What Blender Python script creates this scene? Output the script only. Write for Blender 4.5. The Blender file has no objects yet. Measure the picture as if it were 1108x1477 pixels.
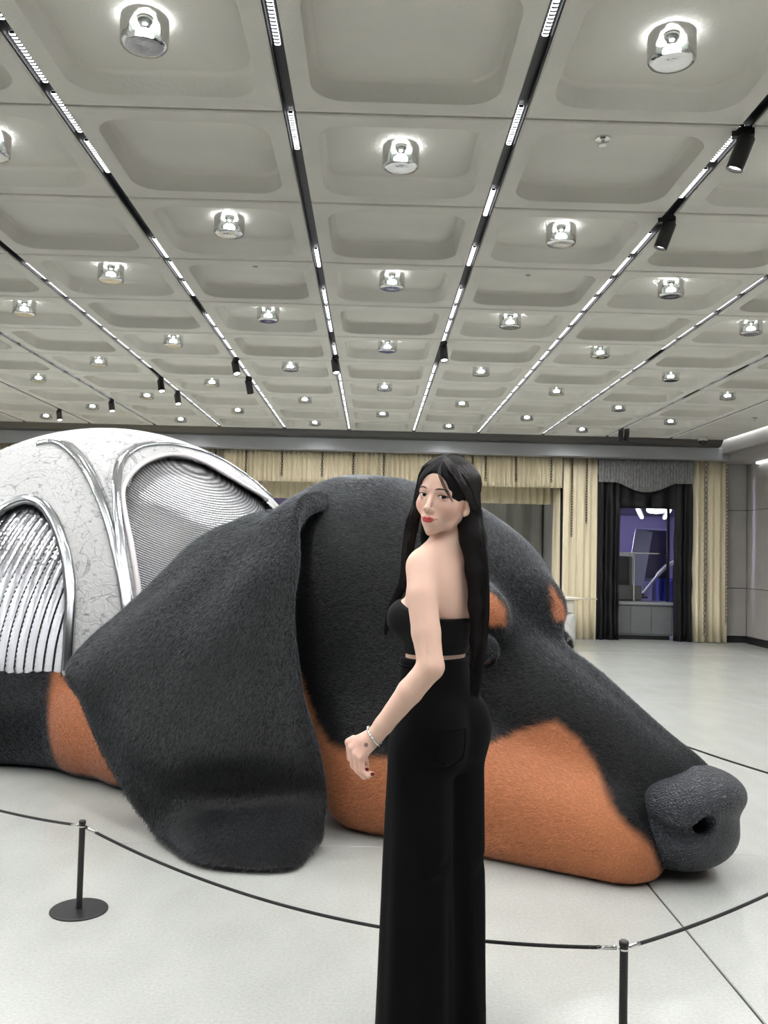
import bpy, math, random
import numpy as np
from mathutils import Matrix, Vector

random.seed(7); rng = np.random.default_rng(7)
scene = bpy.context.scene
col = scene.collection

# ------------------------------------------------------------------ camera
F_PX, YAW, PIT, ROL, CAM_H = 1291.6, .0116, .04676, .02397, 1.38
def cam_basis():
    f = np.array([math.sin(YAW)*math.cos(PIT), math.cos(YAW)*math.cos(PIT), math.sin(PIT)])
    r = np.array([math.cos(YAW), -math.sin(YAW), 0.0]); u = np.cross(r, f)
    c, s = math.cos(ROL), math.sin(ROL)
    return c*r+s*u, c*u-s*r, f
_r, _u, _f = cam_basis()
cd = bpy.data.cameras.new('camera'); cam = bpy.data.objects.new('camera', cd); col.objects.link(cam)
cam.matrix_world = Matrix(((_r[0], _u[0], -_f[0], 0), (_r[1], _u[1], -_f[1], 0), (_r[2], _u[2], -_f[2], CAM_H), (0, 0, 0, 1)))
cd.sensor_fit = 'HORIZONTAL'; cd.sensor_width = 36.0; cd.lens = 36.0*F_PX/1108.0
cd.clip_start = .05; cd.clip_end = 100
scene.camera = cam
# ------------------------------------------------------------------ world + exposure
w = bpy.data.worlds.new('world'); scene.world = w; w.use_nodes = True
w.node_tree.nodes['Background'].inputs[0].default_value = (.8, .85, 1, 1)
w.node_tree.nodes['Background'].inputs[1].default_value = .05
vs = scene.view_settings
vs.view_transform = 'Standard'; vs.look = 'None'; vs.gamma = 1; vs.use_curve_mapping = False
vs.exposure = .08
cy = scene.cycles
cy.max_bounces = 5; cy.diffuse_bounces = 3; cy.glossy_bounces = 2; cy.transmission_bounces = 2; cy.transparent_max_bounces = 8
cy.use_adaptive_sampling = True; cy.adaptive_threshold = .05; cy.use_light_tree = False
cy.caustics_reflective = False; cy.caustics_refractive = False; cy.sample_clamp_indirect = 6
LAMP_W = 9.0             # every round glass ceiling lamp: glow up onto its coffer
LAMP_DOWN_W = 58.0      # and its beam downwards
LAMP_COL = (.985, .99, 1.0)

# ------------------------------------------------------------------ helpers
def lin(c):
    return tuple((x/12.92 if x <= .04045 else ((x+.055)/1.055)**2.4) for x in (v/255 for v in c))
def mat(name, rgb, rough=.6, metal=0., spec=.5, var=None, scale=4., bump=0., bscale=40., emit=None, estr=0., vcol=None,
        sheen=0., sheen_tint=(1, 1, 1), detail=2., stretch=None, subsurf=0., coat=0., btype='noise', object_co=True):
    m = bpy.data.materials.new(name); m.use_nodes = True
    nt = m.node_tree; b = nt.nodes['Principled BSDF']; L = nt.links.new
    b.inputs['Base Color'].default_value = (*rgb, 1); b.inputs['Roughness'].default_value = rough
    b.inputs['Metallic'].default_value = metal; b.inputs['Specular IOR Level'].default_value = spec
    if sheen:
        b.inputs['Sheen Weight'].default_value = sheen; b.inputs['Sheen Roughness'].default_value = .4; b.inputs['Sheen Tint'].default_value = (*sheen_tint, 1)
    if coat: b.inputs['Coat Weight'].default_value = coat; b.inputs['Coat Roughness'].default_value = .15
    if subsurf:
        b.inputs['Subsurface Weight'].default_value = subsurf
        b.inputs['Subsurface Radius'].default_value = (1, .35, .2); b.inputs['Subsurface Scale'].default_value = .006
    if emit:
        b.inputs['Emission Color'].default_value = (*emit, 1); b.inputs['Emission Strength'].default_value = estr
    co = None
    def coord():
        nonlocal co
        if co is None:
            tc = nt.nodes.new('ShaderNodeTexCoord'); co = tc.outputs['Object']
            if stretch:
                mp = nt.nodes.new('ShaderNodeMapping'); mp.inputs['Scale'].default_value = stretch
                L(co, mp.inputs[0]); co = mp.outputs[0]
        return co
    src = None
    if vcol:
        a = nt.nodes.new('ShaderNodeAttribute'); a.attribute_name = vcol; src = a.outputs['Color']
    if var is not None:
        n = nt.nodes.new('ShaderNodeTexNoise'); n.inputs['Scale'].default_value = scale; n.inputs['Detail'].default_value = detail
        L(coord(), n.inputs['Vector'])
        rp = nt.nodes.new('ShaderNodeValToRGB'); rp.color_ramp.elements[0].position = .3; rp.color_ramp.elements[1].position = .7
        rp.color_ramp.elements[0].color = (*[1-var]*3, 1); rp.color_ramp.elements[1].color = (*[1+var]*3, 1)
        L(n.outputs['Fac'], rp.inputs[0])
        mx = nt.nodes.new('ShaderNodeMix'); mx.data_type = 'RGBA'; mx.blend_type = 'MULTIPLY'; mx.inputs['Factor'].default_value = 1
        if src is not None: L(src, mx.inputs['A'])
        else: mx.inputs['A'].default_value = (*rgb, 1)
        L(rp.outputs[0], mx.inputs['B']); src = mx.outputs['Result']
    if src is not None: L(src, b.inputs['Base Color'])
    if bump:
        if btype == 'voronoi':
            n = nt.nodes.new('ShaderNodeTexVoronoi'); n.inputs['Scale'].default_value = bscale; n.feature = 'DISTANCE_TO_EDGE'; out = n.outputs['Distance']
            rp = nt.nodes.new('ShaderNodeValToRGB'); rp.color_ramp.elements[1].position = .25; L(out, rp.inputs[0]); out = rp.outputs[0]
        else:
            n = nt.nodes.new('ShaderNodeTexNoise'); n.inputs['Scale'].default_value = bscale; n.inputs['Detail'].default_value = 2; out = n.outputs['Fac']
        L(coord(), n.inputs['Vector'])
        bp = nt.nodes.new('ShaderNodeBump'); bp.inputs['Strength'].default_value = bump; bp.inputs['Distance'].default_value = .02
        L(out, bp.inputs['Height']); L(bp.outputs[0], b.inputs['Normal'])
    return m

def newmesh(name, V, faces, smooth=True, colors=None, mats=None, midx=None):
    """V (n,3); faces: (m,k) int array or list of lists"""
    me = bpy.data.meshes.new(name)
    V = np.asarray(V, np.float32)
    if isinstance(faces, np.ndarray):
        m, k = faces.shape
        me.vertices.add(len(V)); me.vertices.foreach_set('co', V.ravel())
        me.loops.add(m*k); me.loops.foreach_set('vertex_index', faces.astype(np.int32).ravel())
        me.polygons.add(m); me.polygons.foreach_set('loop_start', np.arange(0, m*k, k, dtype=np.int32))
        me.update(calc_edges=True); me.validate()
    else:
        me.from_pydata([tuple(v) for v in V.tolist()], [], faces); me.update()
    if colors is not None:
        a = me.attributes.new('col', 'FLOAT_COLOR', 'POINT')
        c = np.ones((len(V), 4), np.float32); c[:, :3] = colors; a.data.foreach_set('color', c.ravel())
    for p in (mats or []): me.materials.append(p)
    if smooth: me.polygons.foreach_set('use_smooth', np.ones(len(me.polygons), bool))
    if midx is not None: me.polygons.foreach_set('material_index', np.asarray(midx, np.int32))
    return me
def obj(name, me, m=None, parent=None, loc=None, rot=None):
    o = bpy.data.objects.new(name, me); col.objects.link(o)
    if m is not None and me is not None and not me.materials: me.materials.append(m)
    if parent is not None: o.parent = parent
    if loc is not None: o.location = loc
    if rot is not None: o.rotation_euler = rot
    return o
def tag(o, label=None, cat=None, group=None, kind=None):
    if label: o['label'] = label
    if cat: o['category'] = cat
    if group: o['group'] = group
    if kind: o['kind'] = kind
    return o
def empty(name, loc=(0, 0, 0), rz=0):
    o = bpy.data.objects.new(name, None); col.objects.link(o); o.location = loc; o.rotation_euler = (0, 0, rz)
    o.empty_display_size = .1
    return o

class MB:
    def __init__(s): s.v = []; s.f = []
    def add(s, V, Fc):
        n = len(s.v); s.v += [tuple(map(float, p)) for p in V]; s.f += [[i+n for i in q] for q in Fc]; return s
    def box(s, lo, hi, M=None):
        (x0, y0, z0), (x1, y1, z1) = lo, hi
        V = [(x0, y0, z0), (x1, y0, z0), (x1, y1, z0), (x0, y1, z0), (x0, y0, z1), (x1, y0, z1), (x1, y1, z1), (x0, y1, z1)]
        if M is not None: V = [tuple(M @ Vector(p)) for p in V]
        return s.add(V, [[0, 3, 2, 1], [4, 5, 6, 7], [0, 1, 5, 4], [1, 2, 6, 5], [2, 3, 7, 6], [3, 0, 4, 7]])
    def bbox(s, lo, hi, b=.01):
        """box with chamfered edges"""
        (x0, y0, z0), (x1, y1, z1) = lo, hi
        L = [rr((x1-x0)/2-b, (y1-y0)/2-b, b, 2), rr((x1-x0)/2, (y1-y0)/2, b, 2)]
        cx, cy = (x0+x1)/2, (y0+y1)/2
        s.loft([[(cx+p[0], cy+p[1], z) for p in L[i]] for i, z in ((0, z0), (1, z0+b), (1, z1-b), (0, z1))], cap=True)
        return s
    def loft(s, loops, closed=True, cap=False, flip=False):
        n = len(s.v); k = len(loops[0])
        for lp in loops: s.v += [tuple(map(float, p)) for p in lp]
        for i in range(len(loops)-1):
            for j in range(k if closed else k-1):
                a, b = n+i*k+j, n+i*k+(j+1) % k
                q = [a, b, b+k, a+k]; s.f.append(q[::-1] if flip else q)
        if cap:
            a = [n+j for j in range(k)]; b = [n+(len(loops)-1)*k+j for j in range(k)]
            s.f.append(a if flip else a[::-1]); s.f.append(b[::-1] if flip else b)
        return s
    def lathe(s, prof, n=24, M=None, cap=True):
        loops = []
        for r, z in prof:
            lp = [(r*math.cos(2*math.pi*i/n), r*math.sin(2*math.pi*i/n), z) for i in range(n)]
            if M is not None: lp = [tuple(M @ Vector(p)) for p in lp]
            loops.append(lp)
        return s.loft(loops, cap=cap)
    def tube(s, pts, rad, n=8, cap=True, flat=None, normal=None):
        """tube through pts; rad scalar or list; flat=(a,b) elliptical scale with 'normal' list as b axis"""
        P = np.asarray(pts, float); k = len(P)
        R = np.full(k, rad) if np.isscalar(rad) else np.asarray(rad, float)
        T = np.gradient(P, axis=0); T /= np.linalg.norm(T, axis=1)[:, None]+1e-12
        loops = []; prev = None
        for i in range(k):
            t = T[i]
            if normal is not None:
                nb = np.asarray(normal[i] if np.ndim(normal) == 2 else normal, float)
            elif prev is None:
                nb = np.array([0, 0, 1.]) if abs(t[2]) < .9 else np.array([1., 0, 0])
            else: nb = prev
            nb = nb-t*(nb@t); nb /= np.linalg.norm(nb)+1e-12; prev = nb
            sd = np.cross(t, nb); fa, fb = flat or (1, 1)
            loops.append([P[i]+R[i]*(fa*math.cos(a)*sd+fb*math.sin(a)*nb) for a in np.arange(n)*2*math.pi/n])
        return s.loft(loops, cap=cap)
    def mesh(s, name, m=None, smooth=False):
        me = bpy.data.meshes.new(name); me.from_pydata(s.v, [], s.f); me.update()
        if smooth: me.polygons.foreach_set('use_smooth', np.ones(len(me.polygons), bool))
        if m: me.materials.append(m)
        return me
    def build(s, name, m, parent=None, smooth=False, loc=None, auto=None):
        me = s.mesh(name, m, smooth or auto is not None)
        o = obj(name, me, None, parent, loc)
        if auto is not None: me.set_sharp_from_angle(angle=math.radians(auto))
        return o
def rr(hw, hh, r, k=6):
    pts = []
    for cx, cy, a0 in ((hw-r, hh-r, 0), (-hw+r, hh-r, 90), (-hw+r, -hh+r, 180), (hw-r, -hh+r, 270)):
        for i in range(k):
            a = math.radians(a0+90*i/max(1, k-1)); pts.append((cx+r*math.cos(a), cy+r*math.sin(a)))
    return pts
def spline(pts, n):
    """Catmull-Rom through pts -> n samples (uniform in index)"""
    P = np.asarray(pts, float); k = len(P); Q = np.vstack([2*P[0]-P[1], P, 2*P[-1]-P[-2]])
    t = np.linspace(0, k-1-1e-9, n); i = t.astype(int); f = (t-i)[:, None]
    a, b, c, d = Q[i], Q[i+1], Q[i+2], Q[i+3]
    return .5*(2*b+(c-a)*f+(2*a-5*b+4*c-d)*f**2+(3*b-a-3*c+d)*f**3)
ORD = ['first', 'second', 'third', 'fourth', 'fifth', 'sixth', 'seventh', 'eighth', 'ninth', 'tenth', 'eleventh', 'twelfth', 'thirteenth', 'fourteenth', 'fifteenth', 'sixteenth', 'seventeenth', 'eighteenth', 'nineteenth', 'twentieth']
def cam_px(p):
    d = np.asarray(p, float)-np.array([0, 0, CAM_H]); z = d@_f
    return 554+F_PX*(d@_r)/z, 738.5-F_PX*(d@_u)/z

# ------------------------------------------------------------------ signed distance surfaces (used for organic shapes)
def smin(a, b, k):
    h = np.clip(.5+.5*(b-a)/k, 0, 1); return b*(1-h)+a*h-k*h*(1-h)
def smax(a, b, k): return -smin(-a, -b, k)
def ell(P, c, r):
    c = np.asarray(c, np.float32); r = np.asarray(r, np.float32)
    q = (P-c)/r; k0 = np.sqrt((q*q).sum(-1)); k1 = np.sqrt(((q/r)**2).sum(-1))
    return k0*(k0-1)/np.maximum(k1, 1e-6)
def cone(P, a, b, ra, rb):
    a = np.asarray(a, np.float32); b = np.asarray(b, np.float32); ba = b-a
    t = np.clip(((P-a)@ba)/max(float(ba@ba), 1e-9), 0, 1)
    return np.sqrt(((P-a-t[..., None]*ba)**2).sum(-1))-(ra+(rb-ra)*t)
def chain(P, pts, rad, k=.01):
    d = None
    for i in range(len(pts)-1):
        e = cone(P, pts[i], pts[i+1], rad[i], rad[i+1]); d = e if d is None else (smin(d, e, k) if k else np.minimum(d, e))
    return d
def surface(f, lo, hi, h, blk=20):
    """surface nets of f<0 in a box, evaluated only in blocks near the surface"""
    lo = np.asarray(lo, float); N = np.ceil((np.asarray(hi)-lo)/h).astype(int)+1
    d = np.ones(N, np.float32)
    st = [np.arange(0, n, blk) for n in N]
    cen = np.stack(np.meshgrid(*[lo[i]+h*(st[i]+blk/2) for i in range(3)], indexing='ij'), -1).astype(np.float32)
    cd_ = f(cen.reshape(-1, 3)).reshape(cen.shape[:3]); rad = h*blk*.87*1.5+h*2
    ax = [(lo[i]+h*np.arange(N[i])).astype(np.float32) for i in range(3)]
    for a in range(len(st[0])):
        for b in range(len(st[1])):
            for c in range(len(st[2])):
                s = (slice(st[0][a], st[0][a]+blk), slice(st[1][b], st[1][b]+blk), slice(st[2][c], st[2][c]+blk))
                if abs(cd_[a, b, c]) > rad: d[s] = cd_[a, b, c]; continue
                g = np.stack(np.meshgrid(ax[0][s[0]], ax[1][s[1]], ax[2][s[2]], indexing='ij'), -1)
                d[s] = f(g.reshape(-1, 3)).reshape(g.shape[:3])
    neg = d < 0
    nc = N-1; ncell = int(np.prod(nc)); S = np.zeros((0, 4)); idx_all = []; pos_all = []; quads = []
    def cid(i, j, k): return (i*nc[1]+j)*nc[2]+k
    for axn in range(3):
        sl0 = [slice(None)]*3; sl1 = [slice(None)]*3; sl0[axn] = slice(0, -1); sl1[axn] = slice(1, None)
        cr = neg[tuple(sl0)] != neg[tuple(sl1)]
        I = np.argwhere(cr); o1, o2 = (axn+1) % 3, (axn+2) % 3
        I = I[(I[:, o1] > 0) & (I[:, o2] > 0) & (I[:, o1] < N[o1]-1) & (I[:, o2] < N[o2]-1)]
        J = I.copy(); J[:, axn] += 1
        d0 = d[tuple(I.T)]; d1 = d[tuple(J.T)]; t = d0/(d0-d1)
        pos = I.astype(float); pos[:, axn] += t
        cells = []
        for a, b in ((-1, -1), (0, -1), (0, 0), (-1, 0)):
            K = I.copy(); K[:, o1] += a; K[:, o2] += b
            c = cid(K[:, 0], K[:, 1], K[:, 2]); cells.append(c); idx_all.append(c); pos_all.append(pos)
        q = np.stack(cells, -1); fl = d0 > 0; q[fl] = q[fl][:, ::-1]; quads.append(q)
    idx = np.concatenate(idx_all); pos = np.concatenate(pos_all)
    u, inv = np.unique(idx, return_inverse=True)
    cnt = np.bincount(inv); V = np.stack([np.bincount(inv, pos[:, i])/cnt for i in range(3)], -1)*h+lo
    Q = np.searchsorted(u, np.concatenate(quads))
    return V, Q
def relax(V, Q, n=2, lam=.5):
    E = np.concatenate([Q[:, [0, 1]], Q[:, [1, 2]], Q[:, [2, 3]], Q[:, [3, 0]]])
    for _ in range(n):
        s = np.zeros_like(V); c = np.zeros(len(V))
        for a, b in ((0, 1), (1, 0)):
            for i in range(3): s[:, i] += np.bincount(E[:, a], V[E[:, b], i], len(V))
            c += np.bincount(E[:, a], minlength=len(V))
        V = V+lam*(s/np.maximum(c, 1)[:, None]-V)
    return V
def vnormals(V, Q):
    n = np.cross(V[Q[:, 2]]-V[Q[:, 0]], V[Q[:, 3]]-V[Q[:, 1]]); N = np.zeros_like(V)
    for k in range(4):
        for i in range(3): N[:, i] += np.bincount(Q[:, k], n[:, i], len(V))
    return N/(np.linalg.norm(N, axis=1)[:, None]+1e-12)
def fur(name, V, Q, colors, m, parent, dens, length, width, flow, lift=.35, keep=None, lenf=None):
    """short hairs as single tapered blades lying along 'flow' on the surface V,Q"""
    T = np.concatenate([Q[:, [0, 1, 2]], Q[:, [0, 2, 3]]]); A, B, Cc = V[T[:, 0]], V[T[:, 1]], V[T[:, 2]]
    ar = .5*np.linalg.norm(np.cross(B-A, Cc-A), axis=1)
    if keep is not None: ar = ar*keep((A+B+Cc)/3)
    n = int(ar.sum()*dens); ti = rng.choice(len(T), n, p=ar/ar.sum())
    r1, r2 = rng.random(n), rng.random(n); s = r1+r2 > 1; r1[s] = 1-r1[s]; r2[s] = 1-r2[s]
    wgt = np.stack([1-r1-r2, r1, r2], -1); tr = T[ti]; NV = vnormals(V, Q)
    ip = lambda X: (X[tr]*wgt[..., None]).sum(1)
    p, nn, cc = ip(V), ip(NV), ip(colors); nn /= np.linalg.norm(nn, axis=1)[:, None]
    f = flow(p, nn)+rng.normal(0, .28, (n, 3)); f -= nn*(f*nn).sum(1)[:, None]; f /= np.linalg.norm(f, axis=1)[:, None]+1e-9
    L = length*rng.uniform(.6, 1.3, n)[:, None]
    if lenf is not None: L = L*lenf(p)[:, None]
    lf = lift*rng.uniform(.4, 1.5, n)[:, None]
    dr = f+nn*lf; dr /= np.linalg.norm(dr, axis=1)[:, None]
    sd = np.cross(nn, f)+nn*rng.normal(0, .2, n)[:, None]
    W = width*.5
    P = np.empty((n, 3, 3)); P[:, 0] = p-sd*W-nn*.002; P[:, 1] = p+sd*W-nn*.002; P[:, 2] = p+dr*L
    cl = np.repeat(np.clip(cc*rng.uniform(.7, 1.3, n)[:, None], 0, 1), 3, axis=0)
    me = newmesh(name, P.reshape(-1, 3), np.arange(n*3).reshape(-1, 3), False, cl, [m])
    return tag(obj(name, me, None, parent), kind='stuff')

# ------------------------------------------------------------------ room
CEIL, W0, X3, Y1 = 3.41, 1.0677, -.437, 4.064
XR, XL, YB, YF = 6.45, -9.3, -2.4, 15.3
def tx(i): return X3+(i-3)*W0           # light track number i
def ly(j): return Y1+(j-1)*W0           # cross seam number j
concrete = mat('concrete_panel', lin((222, 219, 211)), .85, var=.06, scale=2.2, bump=.12, bscale=60)
dark = mat('dark_gap', (.012, .012, .013), .7)
black_metal = mat('black_metal', (.012, .012, .013), .42)
white_paint = mat('white_paint', (.7, .7, .7), .6)
wall_m = mat('wall_plaster', lin((170, 168, 165)), .7, var=.05, scale=1.5)
grey_panel = mat('grey_wall_panel', lin((168, 164, 160)), .55, var=.05, scale=3)

def floor_material():
    m = mat('polished_concrete', lin((196, 197, 192)), .3, spec=.45)
    nt = m.node_tree; L = nt.links.new; b = nt.nodes['Principled BSDF']
    tc = nt.nodes.new('ShaderNodeTexCoord')
    def noise(s, d, st=(1, 1, 1)):
        mp = nt.nodes.new('ShaderNodeMapping'); mp.inputs['Scale'].default_value = st; L(tc.outputs['Object'], mp.inputs[0])
        n = nt.nodes.new('ShaderNodeTexNoise'); n.inputs['Scale'].default_value = s; n.inputs['Detail'].default_value = d; L(mp.outputs[0], n.inputs['Vector']); return n.outputs['Fac']
    def ramp(src, c0, c1, p0=.3, p1=.7):
        r = nt.nodes.new('ShaderNodeValToRGB'); e = r.color_ramp.elements; e[0].position, e[1].position = p0, p1
        e[0].color = (*c0, 1); e[1].color = (*c1, 1); L(src, r.inputs[0]); return r.outputs[0]
    def mul(a, c):
        x = nt.nodes.new('ShaderNodeMix'); x.data_type = 'RGBA'; x.blend_type = 'MULTIPLY'; x.inputs['Factor'].default_value = 1
        L(a, x.inputs['A']); L(c, x.inputs['B']); return x.outputs['Result']
    base = ramp(noise(.9, 3), lin((177, 178, 172)), lin((187, 188, 183)), .2, .8)
    base = mul(base, ramp(noise(5, 3, (1, .5, 1)), (.90, .90, .895), (1.08, 1.08, 1.08), .1, .9))
    base = mul(base, ramp(noise(90, 3), (.9, .9, .9), (1.06, 1.06, 1.06)))
    L(base, b.inputs['Base Color'])
    b.inputs['Roughness'].default_value = .23
    return m
floor_m = floor_material()
fl = MB().box((XL, YB, -.2), (XR+1.6, YF+6, -.008)).build('floor', dark); tag(fl, 'light grey polished concrete floor with thin joints', kind='structure')
fx = [XL, 1.21-9, 1.21-4.5, 1.21, 1.21+4.5, XR+1.6]; fy = [YB, 4.29-4.5, 4.29, 4.29+4.5, 4.29+9, YF+6]
for i in range(len(fx)-1):
    for j in range(len(fy)-1):
        g = .004
        MB().bbox((fx[i]+g, fy[j]+g, -.05), (fx[i+1]-g, fy[j+1]-g, 0), .003).build('floor_slab', floor_m, fl)

def wallbox(name, lo, hi, m, label):
    return tag(MB().box(lo, hi).build(name, m), label, kind='structure')
wallbox('wall_back', (XL-.2, YB-.2, 0), (XR+.2, YB, 4), mat('darkened_plaster', lin((72, 72, 74)), .7, var=.05, scale=1.5), 'plain dark grey plaster wall behind the viewer')  # set close and dark to cut light bouncing from behind the camera
wallbox('wall_left', (XL-.2, YB-.2, 0), (XL, YF+6, 4), wall_m, 'plain grey plaster wall far to the left')
wr = wallbox('wall_right', (XR+.03, YB-.2, 0), (XR+.2, 15.55, 4), dark, 'grey panelled wall along the right side')
for y0, y1 in ((YB, 3.2), (3.2, 7.4), (7.4, 11.3), (11.3, 13.95), (13.95, 15.38)):
    for z0, z1 in ((.12, .93), (.94, 2.27), (2.28, 3.2)):
        MB().bbox((XR, y0+.006, z0), (XR+.04, y1-.006, z1), .004).build('wall_panel', grey_panel, wr)
tag(MB().bbox((XR-.03, YB, 0), (XR+.03, YF, .11), .005).build('baseboard_right', black_metal), 'black baseboard along the right wall', kind='structure')
rw_ = wallbox('wall_return', (6.1, 15.42, 0), (XR+.03, 15.5, 3.2), dark, 'narrow grey panelled wall closing the far right corner')
for z0, z1 in ((.12, .93), (.94, 2.27), (2.28, 3.2)): MB().bbox((6.1, 15.38, z0), (XR, 15.42, z1), .004).build('wall_panel', grey_panel, rw_)
wallbox('wall_far', (XL-.2, YF+5.6, 0), (XR+1.6, YF+5.8, 4), wall_m, 'far wall hidden behind the curtains')

# ceiling slab and coffered panels
cl = tag(MB().box((XL-.2, YB-.2, CEIL+.16), (XR+1.6, YF+6, CEIL+.4)).build('ceiling', dark), 'coffered concrete ceiling of square recessed panels', kind='structure')
def coffer_mesh():
    hw, hh = W0/2-.03, W0/2-.012
    mb = MB(); k = 7; rw, rh = hw-.082, hh-.1
    def lp(a, b, r, z): return [(p[0], p[1], z) for p in rr(a, b, r, k)]
    mb.loft([lp(hw, hh, .003, .11), lp(hw, hh, .003, .006), lp(hw-.006, hh-.006, .003, 0), lp(rw, rh, .15, 0), lp(rw-.004, rh-.004, .148, .003), lp(rw-.006, rh-.006, .147, .012), lp(rw-.010, rh-.010, .144, .088), lp(rw-.017, rh-.017, .140, .101), lp(rw-.034, rh-.034, .128, .108)], flip=True)
    n = len(mb.v); mb.f.append([n-4*k+j for j in range(4*k)])
    me = mb.mesh('coffer', concrete, True); me.set_sharp_from_angle(angle=math.radians(40)); return me
cm = coffer_mesh()
C0, C1, R0, R1 = -4, 7, -5, 10
for c in range(C0, C1+1):
    for r in range(R0, R1+1):
        obj('ceiling_panel', cm, None, cl, (tx(c)+W0/2, ly(r)+W0/2, CEIL))
# plain strip of ceiling on the right, with its light cove
MB().box((tx(C1+1)+.03, ly(R0), CEIL), (5.80, YF, CEIL+.12)).build('ceiling_strip', concrete, cl)
for (x, y, n) in ((5.33, 14.62, 'camera'), (5.32, 12.6, 'a'), (5.35, 10.4, 'b')): pass
cove = MB().box((5.86, YB, 3.2), (XR+.03, YF, CEIL+.15)); cove.box((5.98, YB, 3.07), (XR+.03, YF, 3.2))
tag(cove.build('trim_1', grey_panel), 'stepped grey bulkhead above the right wall', kind='structure')
led_cove = mat('led_cove', (.8, .8, .8), .5, emit=(.93, .97, 1.0), estr=9)
led_white = mat('led_white', (.8, .8, .8), .5, emit=(.95, .98, 1.0), estr=4)
tag(MB().box((5.81, ly(1), CEIL+.05), (5.85, YF-.05, CEIL+.06)).build('cove_light', led_cove), 'bright white light strip in the ceiling cove at right', 'light')
tag(MB().box((6.40, 8, 3.04), (6.44, YF-.4, 3.069)).build('wall_washer_light', led_white), 'thin white light strip under the bulkhead washing the right wall', 'light')
# dark rounded fascia and grey beam over the curtains
fm = mat('dark_fascia', lin((92, 90, 88)), .28, metal=.6)
prof = [(14.72, 3.415), (14.76, 3.41), (14.80, 3.385), (14.835, 3.35), (14.87, 3.325), (14.92, 3.305), (15.0, 3.30), (15.02, 3.36), (14.9, 3.5), (14.72, 3.5)]
tag(MB().loft([[(x, p[0], p[1]) for p in prof] for x in (XL, 5.80)], cap=True).build('trim_2', fm, smooth=False, auto=35), 'dark glossy rounded fascia where the coffers end', kind='structure')
bm_ = mat('satin_grey_beam', lin((160, 162, 165)), .4, metal=.25)
tag(MB().bbox((XL, 14.97, 3.10), (6.08, 15.22, 3.305), .008).build('trim_3', bm_), 'satin grey beam running above the cream curtains', kind='structure')

# ------------------------------------------------------------------ ceiling lamps
def glass_material():
    m = bpy.data.materials.new('clear_glass'); m.use_nodes = True; nt = m.node_tree; L = nt.links.new
    nt.nodes.remove(nt.nodes['Principled BSDF']); out = nt.nodes['Material Output']
    t = nt.nodes.new('ShaderNodeBsdfTransparent'); t.inputs[0].default_value = (.93, .95, .95, 1)
    g = nt.nodes.new('ShaderNodeBsdfGlossy'); g.inputs['Roughness'].default_value = .08
    fr = nt.nodes.new('ShaderNodeFresnel'); fr.inputs[0].default_value = 1.4
    tc = nt.nodes.new('ShaderNodeTexCoord'); mp = nt.nodes.new('ShaderNodeMapping'); mp.inputs['Scale'].default_value = (1, 1, .25); L(tc.outputs['Object'], mp.inputs[0])
    n = nt.nodes.new('ShaderNodeTexNoise'); n.inputs['Scale'].default_value = 70; L(mp.outputs[0], n.inputs['Vector'])
    bp = nt.nodes.new('ShaderNodeBump'); bp.inputs['Strength'].default_value = .14; bp.inputs['Distance'].default_value = .01; L(n.outputs['Fac'], bp.inputs['Height'])
    L(bp.outputs[0], g.inputs['Normal']); L(bp.outputs[0], fr.inputs['Normal'])
    mx = nt.nodes.new('ShaderNodeMixShader'); L(fr.outputs[0], mx.inputs[0]); L(t.outputs[0], mx.inputs[1]); L(g.outputs[0], mx.inputs[2]); L(mx.outputs[0], out.inputs[0])
    return m
glass = glass_material()
bulb_m = mat('lamp_bulb', (1, 1, 1), .4, emit=(1, .99, .98), estr=26)
chrome = mat('chrome', (.75, .75, .74), .18, metal=1)
glass_me = MB().lathe([(.092, .0), (.096, -.006), (.096, -.108), (.09, -.118), (.07, -.122), (.03, -.118), (.001, -.117)], 40, cap=False).lathe([(.078, -.002), (.078, -.095), (.001, -.098)], 32, cap=False).mesh('lamp_glass', glass, True)
col_me = MB().lathe([(.03, 0), (.03, -.016), (.022, -.02), (.022, -.03)], 24).mesh('lamp_collar', chrome, True)
bulb_me = MB().lathe([(.004, -.050), (.024, -.054), (.036, -.066), (.036, -.078), (.024, -.092), (.003, -.096)], 20).mesh('lamp_bulb', bulb_m, True)
vis = {}
for r in range(0, 11):
    for c in range(-4, 8):
        if (c+r) % 2 == 0:
            x, y = cam_px((tx(c)+W0/2, ly(r)+W0/2, CEIL+.05))
            if -12 < x < 1120 and y > -5: vis.setdefault(r, []).append(c)
RN = ['nearest', 'second nearest', 'third nearest', 'fourth nearest', 'fifth nearest', 'sixth nearest', 'seventh nearest', 'fourth farthest', 'third farthest', 'second farthest', 'farthest']
ld = bpy.data.lights.new('lamp_light', 'SPOT'); ld.energy = LAMP_W; ld.color = LAMP_COL; ld.shadow_soft_size = .012; ld.spot_size = math.radians(160); ld.spot_blend = .7
sd_ = bpy.data.lights.new('lamp_beam', 'SPOT'); sd_.energy = LAMP_DOWN_W; sd_.color = LAMP_COL; sd_.shadow_soft_size = .07; sd_.spot_size = math.radians(165); sd_.spot_blend = .6
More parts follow.
